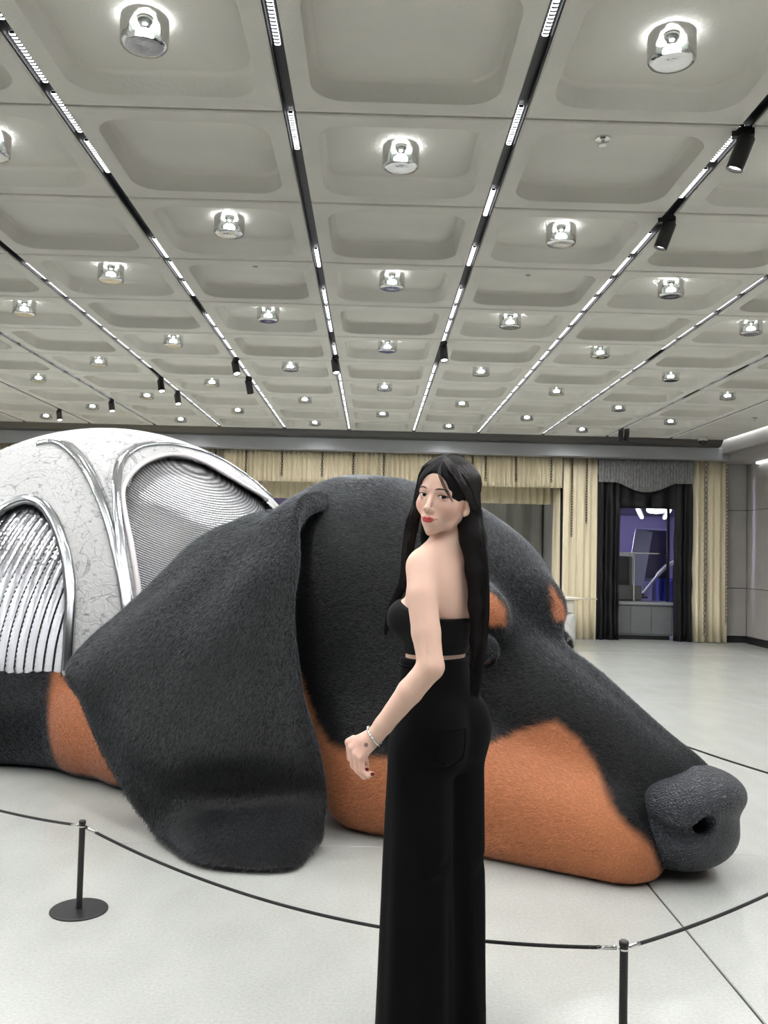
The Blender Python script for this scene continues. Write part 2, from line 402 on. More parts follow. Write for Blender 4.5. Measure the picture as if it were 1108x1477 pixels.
for c in range(C0, C1+1):
    for r in range(R0, R1+1):
        if (c+r) % 2 or r < -3: continue
        e = empty('ceiling_lamp', (tx(c)+W0/2, ly(r)+W0/2, CEIL+.108))
        if r >= 0 and c in vis.get(r, []):
            k = sorted(vis[r]).index(c); n = len(vis[r])
            lab = 'round glass ceiling lamp, %s from the left of %d, %s coffer row' % (ORD[k], n, RN[r])
            tag(e, lab, 'ceiling lamp', 'glass ceiling lamps')
        else: tag(e, 'round clear glass ceiling lamp outside the picture', 'ceiling lamp', 'lamps out of view')
        obj('glass', glass_me, None, e); obj('collar', col_me, None, e); obj('bulb', bulb_me, None, e)
        if r < -1: 
            so = bpy.data.objects.new('lamp_beam', sd_); col.objects.link(so); so.parent = e; so.location = (0, 0, -.128); continue
        lo = bpy.data.objects.new('lamp_light', ld); col.objects.link(lo); lo.parent = e; lo.location = (0, 0, -.041); lo.rotation_euler = (math.pi, 0, 0)
        so = bpy.data.objects.new('lamp_beam', sd_); col.objects.link(so); so.parent = e; so.location = (0, 0, -.128)

# light tracks with LED inserts
def led_mat():
    m = mat('led_dots', (.05, .05, .05), .4); nt = m.node_tree; L = nt.links.new; b = nt.nodes['Principled BSDF']
    tc = nt.nodes.new('ShaderNodeTexCoord'); wv = nt.nodes.new('ShaderNodeTexWave'); wv.bands_direction = 'Y'; wv.inputs['Scale'].default_value = 13.0
    L(tc.outputs['Object'], wv.inputs['Vector'])
    rp = nt.nodes.new('ShaderNodeValToRGB'); rp.color_ramp.elements[0].position = .35; rp.color_ramp.elements[1].position = .6; L(wv.outputs['Fac'], rp.inputs[0])
    mt = nt.nodes.new('ShaderNodeMath'); mt.operation = 'MULTIPLY'; mt.inputs[1].default_value = 5; L(rp.outputs[0], mt.inputs[0])
    b.inputs['Emission Color'].default_value = (.97, .98, 1, 1); L(mt.outputs[0], b.inputs['Emission Strength']); return m
led_m = led_mat()
led_me = MB().bbox((-.012, -.19, -.004), (.012, .19, .012), .003).mesh('led_insert', led_m)
tids = list(range(-3, 9)); tvis = [i for i in tids if 0 <= cam_px((tx(i), ly(11), CEIL))[0] <= 1108]
for i in tids:
    e = empty('light_track', (tx(i), ly(R0), CEIL+.05))
    if i in tvis: tag(e, 'black recessed light track, %s from the left where the tracks meet the far fascia' % ORD[tvis.index(i)], 'light track', 'ceiling light tracks')
    else: tag(e, 'black recessed light track far to the left above the shell', 'light track', 'ceiling light tracks')
    Ln = ly(11)-ly(R0)
    ch = MB().box((-.03, 0, 0), (.03, Ln, .06)); ch.box((-.03, 0, -.035), (-.022, Ln, 0)); ch.box((.022, 0, -.035), (.03, Ln, 0))
    ch.build('channel', black_metal, e)
    y = 3.0+(.17 if i % 2 else .05); k = 0
    while y < ly(11)-.2:
        skip = (i in (3, 4) and y < 7.2 and (k % 2 == 1)) or (i == 5 and y < 6 and k % 3 == 1) or (random.random() < .06)
        if not skip: obj('led_insert', led_me, None, e, (0, y-ly(R0)+.2, -.02))
        y += .47; k += 1

# spotlights on the tracks
spot_glow = mat('spot_glow', (.9, .9, .9), .4, emit=(1, .99, .96), estr=8)
def spot(name_lab, loc, tilt, az, lit, sc=1.):
    e = tag(empty('track_spotlight', loc, az), name_lab, 'spotlight', 'black track spotlights')
    MB().box((-.02, -.05, -.02), (.02, .05, .02)).build('adapter', black_metal, e)
    MB().lathe([(.011, -.02), (.011, -.07)], 10).build('stem', black_metal, e, auto=40)
    M = Matrix.Translation((0, 0, -.07)) @ Matrix.Rotation(tilt, 4, 'X')
    b = MB().lathe([(.036, .05), (.04, .045), (.04, -.11), (.036, -.112), (.033, -.095)], 24, M, cap=False)
    b.lathe([(.001, .05), (.036, .05)], 24, M, cap=False)
    b.build('housing', black_metal, e, auto=40)
    MB().lathe([(.001, -.094), (.034, -.095)], 24, M, cap=False).build('lens', spot_glow if lit else glass_dark, e, True)
glass_dark = mat('dark_lens', (.02, .02, .02), .15)
S = [(5, 4.113, .35, 1.2, 1, 'large black track spotlight at the right edge near the front'),
     (5, 5.206, .35, 1.2, 1, 'black track spotlight tilted on the right track, second from the front'),
     (2, 9.452, -.5, .5, 1, 'black track spotlight above the dog skull, upper one of a close pair'),
     (2, 10.475, .5, -.3, 0, 'black track spotlight above the dog skull, lower one of a close pair'),
     (3, 9.226, -.4, .4, 1, 'black track spotlight on the middle track left of the woman'),
     (4, 8.49, -.35, .2, 1, 'black track spotlight on the track straight above the woman'),
     (1, 10.621, -.5, .5, 1, 'black track spotlight above the shell, upper one of two'),
     (1, 11.532, -.5, .5, 1, 'black track spotlight above the shell, lower one of two'),
     (0, 12.281, -.5, .5, 1, 'small black track spotlight over the left part of the shell'),
     (-1, 13.286, -.5, .6, 1, 'tiny black track spotlight at the far left beside a glass lamp'),
     (7, 13.80, .1, .2, 0, 'left of two dark spotlights side by side near the far fascia'),
     (7, 14.0, .1, .2, 0, 'right of two dark spotlights side by side near the far fascia')]
for k, (t, y, ti, az, lit, lab) in enumerate(S):
    xo = .07 if k == 11 else (-.02 if k == 10 else 0)
    spot(lab, (tx(t)+xo, y if k != 11 else 13.8, CEIL-.005), ti, az, lit)
# sprinklers, detector, dome camera
def sprinkler(x, y, z, lab):
    e = tag(empty('ceiling_sprinkler', (x, y, z)), lab, 'sprinkler', 'ceiling sprinklers')
    MB().lathe([(.042, 0), (.04, -.008), (.014, -.012)], 24).build('flange', chrome, e, auto=40)
    MB().lathe([(.009, -.012), (.009, -.03), (.02, -.034), (.02, -.037)], 16).build('nozzle', chrome, e, auto=40)
sprinkler(1.12, 4.45, CEIL+.108, 'small round ceiling sprinkler in the coffer at upper right')
sprinkler(-.92, 6.55, CEIL+.108, 'small round ceiling sprinkler in a coffer left of the middle track')
sprinkler(1.11, 6.58, CEIL+.108, 'small round ceiling sprinkler in a coffer right of the middle')
sprinkler(5.3, 12.4, CEIL, 'small round sprinkler on the plain ceiling strip at right')
dc = tag(empty('dome_camera', (5.35, 14.5, CEIL)), 'white dome security camera on the ceiling at far right', 'camera')
MB().lathe([(.07, 0), (.075, -.01), (.075, -.05), (.062, -.06)], 24).build('housing', white_paint, dc, auto=40)
MB().lathe([(.06, -.055), (.055, -.085), (.035, -.11), (.003, -.12)], 24).build('dome', glass_dark, dc, True)

# ------------------------------------------------------------------ far wall: curtains, alcove, doorway
def cloth_mat(name, rgb, rough=.75, sheen=.2):
    return mat(name, rgb, rough, var=.08, scale=3, stretch=(6, 6, .4), sheen=sheen, spec=.3)
cream = cloth_mat('cream_curtain', lin((240, 227, 196)))
grey_cloth = cloth_mat('grey_curtain', lin((150, 147, 140)))
black_cloth = mat('black_satin', (.003, .003, .004), .45, spec=.35)
def curtain(name, x0, x1, y, z0, z1, m, label, cat='curtain', pl=.11, amp=.035, group=None, parent=None, along='x', seed=0, bottom=None, rows=7, crumple=0.):
    r = np.random.default_rng(seed); n = max(12, int((x1-x0)/pl*8)); s = np.linspace(x0, x1, n)
    ph = np.cumsum(r.uniform(.75, 1.3, n))*2*math.pi/8; ph2 = ph*.37+r.random()*6
    wave = amp*np.sin(ph)+amp*.5*np.sin(ph2)
    zs = np.linspace(0, 1, rows); F, B = [], []
    for t in zs:
        k = .65+.35*(1-t)
        off = wave*k+(amp*.35*np.sin(ph*.5+t*3)*(1-t))
        if crumple: off = off+crumple*np.sin(s*9+t*17+2*np.sin(t*9+s*4))
        zb = z0 if bottom is None else np.array([bottom(q) for q in s])
        z = zb+(z1-zb)*t+0*s
        f = np.stack([s, y+off, z], -1) if along == 'x' else np.stack([y+off, s, z], -1)
        F.append(f); b = f.copy(); b[:, 1 if along == 'x' else 0] += .008; B.append(b)
    G = np.stack(F); H = np.stack(B); R, Cn = G.shape[:2]
    V = np.concatenate([G.reshape(-1, 3), H.reshape(-1, 3)]); off = R*Cn; q = []
    for i in range(R-1):
        for j in range(Cn-1):
            a = i*Cn+j; q.append([a, a+1, a+Cn+1, a+Cn]); q.append([off+a, off+a+Cn, off+a+Cn+1, off+a+1])
    for j in range(Cn-1): q.append([j, off+j, off+j+1, j+1]); a = (R-1)*Cn+j; q.append([a, a+1, off+a+1, off+a])
    for i in range(R-1):
        a = i*Cn; q.append([a, a+Cn, off+a+Cn, off+a]); a += Cn-1; q.append([a, off+a, off+a+Cn, a+Cn])
    o = obj(name, newmesh(name, V, np.array(q), True), m, parent)
    if parent is None: tag(o, label, cat, group)
    return o
curtain('curtain_valance', -2.6, 3.24, 15.3, 2.58, 3.12, cream, 'cream pleated valance stretching above the alcove behind the dog', pl=.085, seed=1)
curtain('curtain', XL+.05, -2.61, 15.3, .01, 3.12, cream, 'long cream pleated curtain behind the silver shell', pl=.085, seed=2, amp=.03)
curtain('curtain', 3.25, 3.83, 15.3, .01, 3.12, cream, 'narrow floor-length cream curtain left of the black doorway', pl=.12, seed=3)
curtain('curtain', 5.48, 6.08, 15.3, .01, 3.12, cream, 'floor-length cream curtain right of the black doorway', pl=.13, seed=4, amp=.04)
curtain('curtain_valance', -2.6, 3.2, 15.95, 2.33, 2.9, cream, 'inner cream pleated valance deeper inside the alcove', pl=.13, seed=5, amp=.045)
curtain('curtain', 15.42, 15.93, 3.2, .01, 2.75, cream, 'cream side curtain forming the right jamb of the alcove', pl=.12, seed=6, along='y')
curtain('curtain', .6, 3.25, 17.2, .01, 2.9, grey_cloth, 'grey draped curtain at the back of the alcove', pl=.34, amp=.05, seed=7)
tag(MB().box((-2.65, 15.34, 3.0), (3.3, 17.4, 3.08)).build('trim_4', wall_m), 'soffit over the curtained alcove', kind='structure')
ca = MB().box((-2.75, 15.4, 0), (-2.65, 17.4, 3.0)); ca.box((3.28, 15.45, 0), (3.34, 17.4, 3.0)); ca.box((-2.65, 17.4, 0), (3.3, 17.5, 3.0))
tag(ca.build('wall_alcove', wall_m), 'side and back walls of the alcove', kind='structure')
def screen_mat():
    m = mat('video_screen', (.01, .01, .012), .3); nt = m.node_tree; L = nt.links.new; b = nt.nodes['Principled BSDF']
    tc = nt.nodes.new('ShaderNodeTexCoord'); n = nt.nodes.new('ShaderNodeTexNoise'); n.inputs['Scale'].default_value = 1.3; L(tc.outputs['Object'], n.inputs['Vector'])
    rp = nt.nodes.new('ShaderNodeValToRGB'); e = rp.color_ramp.elements; e[0].position = .38; e[0].color = (.035, .03, .06, 1); e[1].position = .66; e[1].color = (.03, .12, .3, 1)
    x = rp.color_ramp.elements.new(.52); x.color = (.09, .07, .13, 1)
    L(n.outputs['Fac'], rp.inputs[0]); L(rp.outputs[0], b.inputs['Emission Color']); b.inputs['Emission Strength'].default_value = 1; return m
sc_ = tag(empty('video_screen', (-.95, 16.4, 1.6)), 'dark blue and purple video screen glimpsed above the dog neck', 'screen')
MB().bbox((-1.6, 0, -1.4), (1.45, .06, 1.25), .01).build('bezel', black_metal, sc_)
MB().box((-1.57, -.006, -1.37), (1.42, .001, 1.22)).build('display', screen_mat(), sc_)
al_ = tag(empty('alcove_fill_light', (.4, 16.5, 2.97)), 'hidden white light strip under the alcove soffit', 'light')  # added strip, out of view behind the valance, to brighten the alcove
MB().box((-2.4, -.03, 0), (2.6, .03, .03)).build('housing', white_paint, al_); MB().box((-2.38, -.02, -.01), (2.58, .02, 0)).build('diffuser', led_cove, al_)
# tulle rail and chains
chain_m = mat('chain_metal', lin((70, 62, 52)), .3, metal=.9)
silver_chain = mat('silver_chain', lin((150, 144, 132)), .35, metal=.8)
def chain_obj(x, y, z0, z1, lab, sc=1.0):
    mb = MB(); z = z1; k = 0
    while z-.05*sc > z0:
        a = np.arange(9)*2*math.pi/8; az = (k % 2)*math.pi/2+.5
        P = [(.016*sc*math.cos(t)*math.cos(az), .016*sc*math.cos(t)*math.sin(az), z-.027*sc+.03*sc*math.sin(t)) for t in a]
        mb.tube(P, .006*sc, 4, cap=False); z -= .046*sc; k += 1
    o = mb.build('curtain_chain', silver_chain if sc > 1 else chain_m, None, True, (x, y, 0)); tag(o, lab, 'chain', 'chains hanging on the curtains')
CH = [(-2.713, 2.62), (-2.195, 2.62), (-1.582, 2.64), (-0.897, 2.64), (-0.366, 2.64), (0.154, 2.64), (1.67, 2.62), (1.896, 2.63), (2.418, 2.63), (3.024, 2.66)]
LB = ['beside the top edge of the shell', 'above the neck of the dog beside the shell', 'above the video screen', 'left of the dog skull top', 'above the dog skull top', 'midway between the skull top and the woman', 'just right of the woman hair', 'second one right of the woman hair', 'third one right of the woman hair', 'above the alcove right corner']
for (p, z0), lb in zip(CH, LB): chain_obj(p, 15.23, z0, 3.09, 'short dark chain on the cream valance '+lb)
chain_obj(3.38, 15.22, 1.75, 3.09, 'long dark chain on the narrow cream curtain, left of two')
chain_obj(3.63, 15.22, 1.95, 3.09, 'long dark chain on the narrow cream curtain, right of two')
chain_obj(5.67, 15.2, .1, 3.09, 'thick braided metal chain down the right cream curtain', 1.9)
chain_obj(6.03, 15.2, .3, 3.09, 'thin metal chain along the right edge of the right cream curtain', 1.3)
tulle = mat('tulle', lin((226, 218, 196)), .8)
tr_ = tag(empty('rail', (3.54, 15.18, .70)), 'thin white rail across the foot of the narrow cream curtain', 'rail')
MB().tube([(-.28, 0, 0), (.28, 0, 0)], .015, 8).build('bar', tulle, tr_, True)
for sx in (-.25, .25): MB().tube([(sx, 0, 0), (sx, 0, -.70)], .01, 6).build('post', tulle, tr_, True)
# grey shaggy pelmet over the doorway
pel = mat('silver_fringe', lin((150, 150, 150)), .5, metal=.3, var=.45, scale=30, stretch=(3, 3, .5), bump=.8, bscale=60)
def pel_bottom(x):
    t = (x-4.66)/.82; return 2.70-.0*t if abs(t) > .62 else 2.70-.16*math.cos(t/.62*math.pi/2)**1.2
curtain('fringe_pelmet', 3.84, 5.47, 15.24, 2.6, 3.12, pel, 'silver grey fringed pelmet with a curved lower edge above the black doorway', 'pelmet', pl=.05, amp=.012, seed=8, bottom=pel_bottom)
curtain('curtain', 3.83, 4.22, 15.3, .01, 2.85, black_cloth, 'black satin drape on the left of the doorway', pl=.16, amp=.05, seed=9, crumple=.025, rows=24)
curtain('curtain', 5.17, 5.48, 15.3, .01, 2.85, black_cloth, 'black satin drape on the right of the doorway', pl=.16, amp=.05, seed=10, crumple=.02, rows=24)
curtain('curtain', 4.15, 5.25, 15.36, 2.27, 2.85, black_cloth, 'black satin drape hung across the top of the doorway', pl=.3, amp=.03, seed=11, crumple=.02, rows=12)
# counter in the doorway
cg = mat('counter_grey', lin((112, 114, 116)), .5, var=.06, scale=6)
ct = tag(empty('counter', (4.69, 15.6, 0)), 'grey panelled counter closing the lower part of the black doorway', 'counter')
MB().bbox((-.56, 0, .07), (.56, .5, .60), .005).build('body', cg, ct)
for k in range(3): MB().bbox((-.54+k*.365, -.015, .10), (-.54+k*.365+.355, .0, .58), .004).build('front_panel', cg, ct)
MB().bbox((-.6, -.04, .60), (.6, .54, .655), .008).build('worktop', mat('counter_top', lin((150, 152, 156)), .3), ct)
MB().box((-.52, .03, 0), (.52, .46, .07)).build('plinth', black_metal, ct)
wn = tag(empty('window_1', (4.69, 15.75, 0)), 'dark framed window into a violet lit room', kind='structure')
fr_ = MB().box((-.56, -.02, .655), (-.52, .02, 2.35)); fr_.box((.5, -.02, .655), (.54, .02, 2.35)); fr_.box((-.56, -.02, 2.3), (.54, .02, 2.38))
fr_.build('window_frame', black_metal, wn)
MB().box((-.09, -.012, .66), (-.07, .012, 1.5)).build('mullion', chrome, wn); MB().box((-.52, -.012, 1.49), (.5, .012, 1.51)).build('transom', chrome, wn)
for (a, b, c, d) in ((-.52, -.09, .66, 1.49), (-.07, .5, .66, 1.49), (-.52, .5, 1.51, 2.3)): MB().box((a, -.003, c), (b, .003, d)).build('pane', glass, wn)
# room beyond the window
vio = mat('violet_wall', lin((138, 130, 176)), .6); vdk = mat('violet_dark', lin((64, 58, 92)), .5)
rm = MB().box((3.4, 20.6, 0), (7.8, 20.7, 3)); rm.box((3.4, 15.6, 0), (3.5, 20.6, 3)); rm.box((7.7, 15.6, 0), (7.8, 20.6, 3)); rm.box((5.6, 15.7, 0), (7.8, 15.8, 3))
tag(rm.build('wall_room_beyond', vio), 'violet walls of the room beyond the window', kind='structure')
tag(MB().box((3.4, 15.8, 2.40), (7.8, 20.6, 2.5)).build('ceiling_room_beyond', vdk), 'dark violet ceiling of the room beyond the window', kind='structure')
for k, (x0, rz_, lab) in enumerate(((5.56, -.313, 'left white tube light on the ceiling of the violet room'), (6.12, -.29, 'right white tube light on the ceiling of the violet room'))):
    t = tag(empty('tube_light', (x0, 18.6, 2.35), rz_), lab, 'light'); MB().box((-.05, -1.8, 0), (.05, 1.8, .05)).build('housing', white_paint, t); MB().bbox((-.035, -1.78, -.03), (.035, 1.78, .0), .01).build('tube', led_white, t)
t = tag(empty('round_light', (5.45, 17.2, 2.37)), 'round white light on the ceiling of the violet room', 'light')
MB().lathe([(.02, -.09), (.12, -.08), (.17, -.05), (.18, 0)], 28).build('shade', led_white, t, True); MB().lathe([(.19, 0), (.19, .02)], 28).build('ring', white_paint, t, auto=40)
bl = bpy.data.lights.new('violet_lamp', 'POINT'); bl.energy = 210; bl.color = (.75, .70, 1); bl.shadow_soft_size = .08  # added fill light, kept out of sight; its housing and shade are made up
wl = tag(empty('wall_lamp', (3.5, 16.9, 1.8)), 'hidden violet wall lamp in the room beyond the window', 'lamp')
MB().bbox((0, -.1, -.15), (.06, .1, .15), .01).build('housing', white_paint, wl); MB().lathe([(.05, -.1), (.06, 0), (.05, .1)], 16, Matrix.Translation((.1, 0, 0))).build('shade', tulle, wl, True)
blo = bpy.data.objects.new('violet_lamp', bl); col.objects.link(blo); blo.parent = wl; blo.location = (.30, 0, 0)
wf = tag(empty('display_cabinet', (4.52, 16.0, .66)), 'white framed display cabinet with rounded opening behind the window', 'cabinet')
fm_ = MB(); fm_.loft([[(p[0], y, .42+p[1]) for p in rr(*q)] for q, y in (((.17, .42, .06), 0), ((.13, .37, .05), 0), ((.13, .37, .05), .3), ((.17, .42, .06), .3), ((.17, .42, .06), 0))])
fm_.build('frame', white_paint, wf, auto=40); MB().box((-.13, .2, .06), (.13, .22, .78)).build('back', black_metal, wf)
MB().bbox((-.2, -.1, 0), (.28, .25, .26), .02).build('tray', mat('grey_tray', lin((120, 118, 116)), .4), wf); 
ml = tag(empty('standing_mirror', (4.84, 16.6, .8)), 'tilted pale panel standing behind the display cabinet', 'panel')
MB().box((-.14, 0, 0), (.18, .04, 1.15), Matrix.Rotation(.16, 4, 'Y')).build('face', mat('pale_panel', lin((205, 205, 235)), .4), ml); MB().box((-.22, .05, 0), (.2, .12, .06)).build('foot', chrome, ml)
ds = tag(empty('dark_screen', (5.34, 17.0, .98)), 'dark rectangular screen hanging in the violet room', 'screen')
MB().bbox((-.3, 0, .0), (.33, .05, 1.0), .01).build('frame', mat('screen_frame', lin((150, 150, 190)), .4), ds); MB().box((-.26, -.01, .06), (.29, 0, .96)).build('display', mat('dim_display', lin((48, 46, 62)), .3), ds)
lo_ = tag(empty('robot_display', (5.02, 16.25, .78)), 'white curved arm leaning diagonally in the violet room', 'arm')
MB().tube(spline([(-.1, 0, 0), (.1, 0, .25), (.35, .05, .5), (.6, .1, .62)], 14), [.02]*6+[.04]*8, 10).build('arm', white_paint, lo_, True)
MB().lathe([(.1, -.09), (.1, -.06), (.03, -.04), (.03, 0)], 20, Matrix.Translation((-.1, 0, 0))).build('base', black_metal, lo_, auto=40)
cb = curtain('curtain', 5.25, 5.85, 16.75, .5, 1.05, mat('blue_drape', lin((60, 66, 150)), .4), 'deep blue drape low in the violet room', seed=12, pl=.2)
# furniture behind the dog muzzle
off_white = mat('off_white_lacquer', lin((214, 208, 194)), .45); boucle = mat('white_boucle', lin((214, 212, 206)), .9, bump=.8, bscale=220)
cs = tag(empty('console', (3.11, 14.3, 0)), 'cream console table standing before the narrow cream curtain', 'console')
MB().bbox((-.34, -.2, .72), (.16, .25, .77), .01).build('top', off_white, cs); MB().bbox((-.3, -.16, .04), (.1, .2, .72), .01).build('body', off_white, cs); MB().bbox((-.12, -.175, .1), (.08, -.16, .66), .004).build('door', off_white, cs); MB().box((-.28, -.14, 0), (.08, .18, .04)).build('plinth', black_metal, cs)
ac = tag(empty('armchair', (2.66, 13.55, 0), .1), 'white rounded armchair glimpsed behind the dog brow', 'armchair')
for nm, lo, hi, b in (('seat', (-.32, -.3, .12), (.32, .3, .4), .06), ('backrest', (-.32, .18, .36), (.32, .34, .68), .07), ('armrest', (.24, -.3, .1), (.36, .3, .56), .05), ('armrest', (-.36, -.3, .1), (-.24, .3, .56), .05)):
    MB().bbox(lo, hi, b).build(nm, boucle, ac, auto=50)
for sx in (-.26, .26):
    for sy in (-.24, .24): MB().lathe([(.015, 0), (.02, .13)], 10, Matrix.Translation((sx, sy, 0))).build('leg', black_metal, ac, auto=40)

# ------------------------------------------------------------------ rope barrier
rope_m = mat('black_rope', (.012, .011, .012), .7, bump=.6, bscale=300)
PH = .331
posts = [(-2.55, 4.55), (-1.082, 3.483), (.715, 2.498), (2.35, 3.95), (1.55, 6.7)]
PL = ['', 'slim black barrier post on a round flat base at lower left', 'slim black barrier post at lower right, cut by the picture edge']
def post(x, y, lab):
    e = tag(empty('barrier_post', (x, y, 0)), lab, 'barrier post', 'rope barrier posts')
    MB().lathe([(.107, 0), (.107, .005), (.104, .008), (.012, .0085)], 48).build('base', black_metal, e, auto=40)
    MB().lathe([(.0115, .008), (.0115, PH-.008), (.0135, PH-.006), (.0135, PH+.004), (.010, PH+.007)], 20).build('pole', black_metal, e, auto=40)
    MB().lathe([(.0145, PH-.018), (.0145, PH-.013)], 20).build('collar', chrome, e, auto=40)
for i, (x, y) in enumerate(posts):
    post(x, y, PL[i] if i in (1, 2) else 'slim black barrier post outside the picture')
def rope(a, b, sag, lab):
    A = np.array([*posts[a], PH-.016]); B = np.array([*posts[b], PH-.016]); d = (B-A)/np.linalg.norm(B-A)
    A = A+d*.016; B = B-d*.016; e = tag(empty('barrier_rope', tuple(A)), lab, 'rope', 'barrier ropes')
    t = np.linspace(0, 1, 80); P = (B-A)[None]*t[:, None]; P[:, 2] -= sag*4*t*(1-t)
    MB().tube(P[2:-2], .0055, 8).build('cord', rope_m, e, True)
    for q in (P[2]*np.linspace(.08, 1.1, 4)[:, None], P[-1]+(P[-3]-P[-1])*np.linspace(.08, 1.1, 4)[:, None]): MB().tube(q, .0062, 8).build('end_ferrule', chrome, e, True)
rope(0, 1, .05, 'thin black barrier rope leaving the picture at the left')
rope(1, 2, .11, 'long black barrier rope sagging behind the woman between two posts')
rope(2, 3, .06, 'thin black barrier rope rising to the right picture edge')
rope(3, 4, .05, 'thin black barrier rope beyond the dog nose at the right edge')

# ------------------------------------------------------------------ giant dog sculpture
OX, OY, Q2 = .08, 5.36, math.sqrt(.5)
def to_local(P): dx, dy = P[..., 0]-OX, P[..., 1]-OY; return np.stack([(dx-dy)*Q2, (dx+dy)*Q2, P[..., 2]], -1)
def to_world(L): L = np.asarray(L, float); return np.stack([OX+(L[..., 0]+L[..., 1])*Q2, OY+(-L[..., 0]+L[..., 1])*Q2, L[..., 2]], -1)
dog = tag(empty('dog_sculpture', (OX, OY, 0), -math.pi/4), 'giant black and tan dog sculpture lying on the floor in a silver shell', 'sculpture')
DINV = (Matrix.Translation((OX, OY, 0)) @ Matrix.Rotation(-math.pi/4, 4, 'Z')).inverted()
def dpart(o): o.parent = dog; o.matrix_parent_inverse = DINV; return o
fur_m = mat('short_fur', (.02, .02, .02), .4, spec=.32, vcol='col', sheen=.7, sheen_tint=(.80, .88, 1))
skin_m = mat('fur_underlay', (.02, .02, .02), .75, spec=.25, vcol='col', bump=.5, bscale=90)
nose_m = mat('nose_leather', lin((56, 59, 66)), .42, spec=.5, bump=.75, bscale=78, btype='voronoi')
nose_dark = mat('nostril', (.004, .004, .004), .7)
claw_m = mat('claw', lin((190, 160, 110)), .4)

NOSTRIL = [(1.80, .290, .365), (1.86, .285, .285), (1.938, .276, .238), (2.0, .254, .228), (2.05, .226, .248), (2.09, .190, .280), (2.0, .13, .27)]
NOS_R = [.014, .024, .030, .034, .037, .042, .042]
def nose_sdf(P):
    L = to_local(P); M = L.copy(); M[..., 1] = np.abs(M[..., 1])
    d = ell(L, (1.90, .01, .350), (.240, .275, .125))
    d = smin(d, ell(M, (1.95, .16, .310), (.135, .13, .100)), .05)
    d = smin(d, ell(L, (1.87, 0, .195), (.245, .275, .175)), .05)
    d = smax(d, -chain(M, NOSTRIL, NOS_R, .01), .012)
    d = smax(d, -cone(L, (2.185, 0, .45), (2.16, 0, .12), .02, .03), .03)
    return smax(d, .02-P[..., 2], .03)
def head_sdf(P):
    L = to_local(P); M = L.copy(); M[..., 1] = np.abs(M[..., 1])
    d = ell(L, (-.12, 0, .98), (.98, .80, .88))
    d = smin(d, ell(L, (.40, .08, .98), (.66, .68, .67)), .16)
    d = smin(d, ell(M, (.36, .40, .48), (.62, .36, .50)), .16)
    d = smin(d, cone(L, (.80, 0, .70), (1.72, 0, .33), .40, .22), .18)
    d = smin(d, cone(M, (.9, .09, .955), (1.85, .09, .355), .13, .13), .10)
    d = smin(d, cone(M, (.50, .465, .295), (1.70, .24, .145), .37, .215), .12)
    B = L.copy(); B[..., 1] = np.abs(B[..., 1]+.09)
    d = smin(d, ell(B, (.96, .25, 1.10), (.17, .12, .14)), .16)
    d = smax(d, -ell(B, (1.16, .36, .93), (.16, .10, .11)), .10)
    d = smin(d, ell(B, (1.05, .33, .93), (.09, .075, .07)), .05)
    d = smax(d, -chain(M, NOSTRIL[:4], NOS_R[:4], .01), .02)
    # crease of the lips and a few skin folds
    d = smax(d, -chain(M, [(.75, .70, .30), (1.1, .60, .20), (1.5, .44, .12), (1.75, .33, .08)], [.02, .03, .03, .02], .01), .05)
    return d
def body_sdf(P):
    d = head_sdf(P)
    L = to_local(P)
    d = smin(d, cone(L, (-.3, .1, .80), (-1.4, .1, .75), .60, .6), .15)
    d = smin(d, ell(P, (-2.05, 7.05, .45), (1.5, 1.25, 1.55)), .1)
    leg = chain(P, [(-3.5, 5.85, .33), (-2.0, 5.80, .32), (-1.66, 5.55, .25), (-1.36, 5.30, .19), (-1.15, 5.2, .17)], [.36, .33, .26, .20, .17], .08)
    d = smin(d, leg, .05)
    return smax(d, .004-P[..., 2], .03)
V, Qd = surface(body_sdf, (-4.0, 3.3, -.06), (2.1, 8.6, 2.25), .028)
V = relax(V, Qd, 2, .5)
_k2 = rng.normal(size=(30, 3))*np.array([9, 9, 7]); _p2 = rng.random(30)*6.28
def undul(P): return np.sin(P@_k2.T+_p2).mean(1)*2.4
V = V+vnormals(V, Qd)*(.018*undul(V)*np.clip((V[:, 2]-.05)/.2, 0, 1))[:, None]
BLK = np.array([.0034, .0037, .0046]); TAN = np.array(lin((194, 124, 84)))
_nz = rng.normal(size=(40, 3))*6; _ph = rng.random(40)*6.28
def wob(P): return np.sin(P@_nz.T+_ph).mean(1)*2.2
CHK_U = [-.3, .08, .2, .29, .42, .69, 1.0, 1.113, 1.235, 1.394, 1.498, 1.568, 1.64, 1.717, 1.795, 1.856, 1.90, 1.95, 2.1]
CHK_W = [.2, .88, .66, .52, .44, .41, .425, .475, .562, .628, .563, .497, .418, .345, .277, .225, .17, .13, .10]
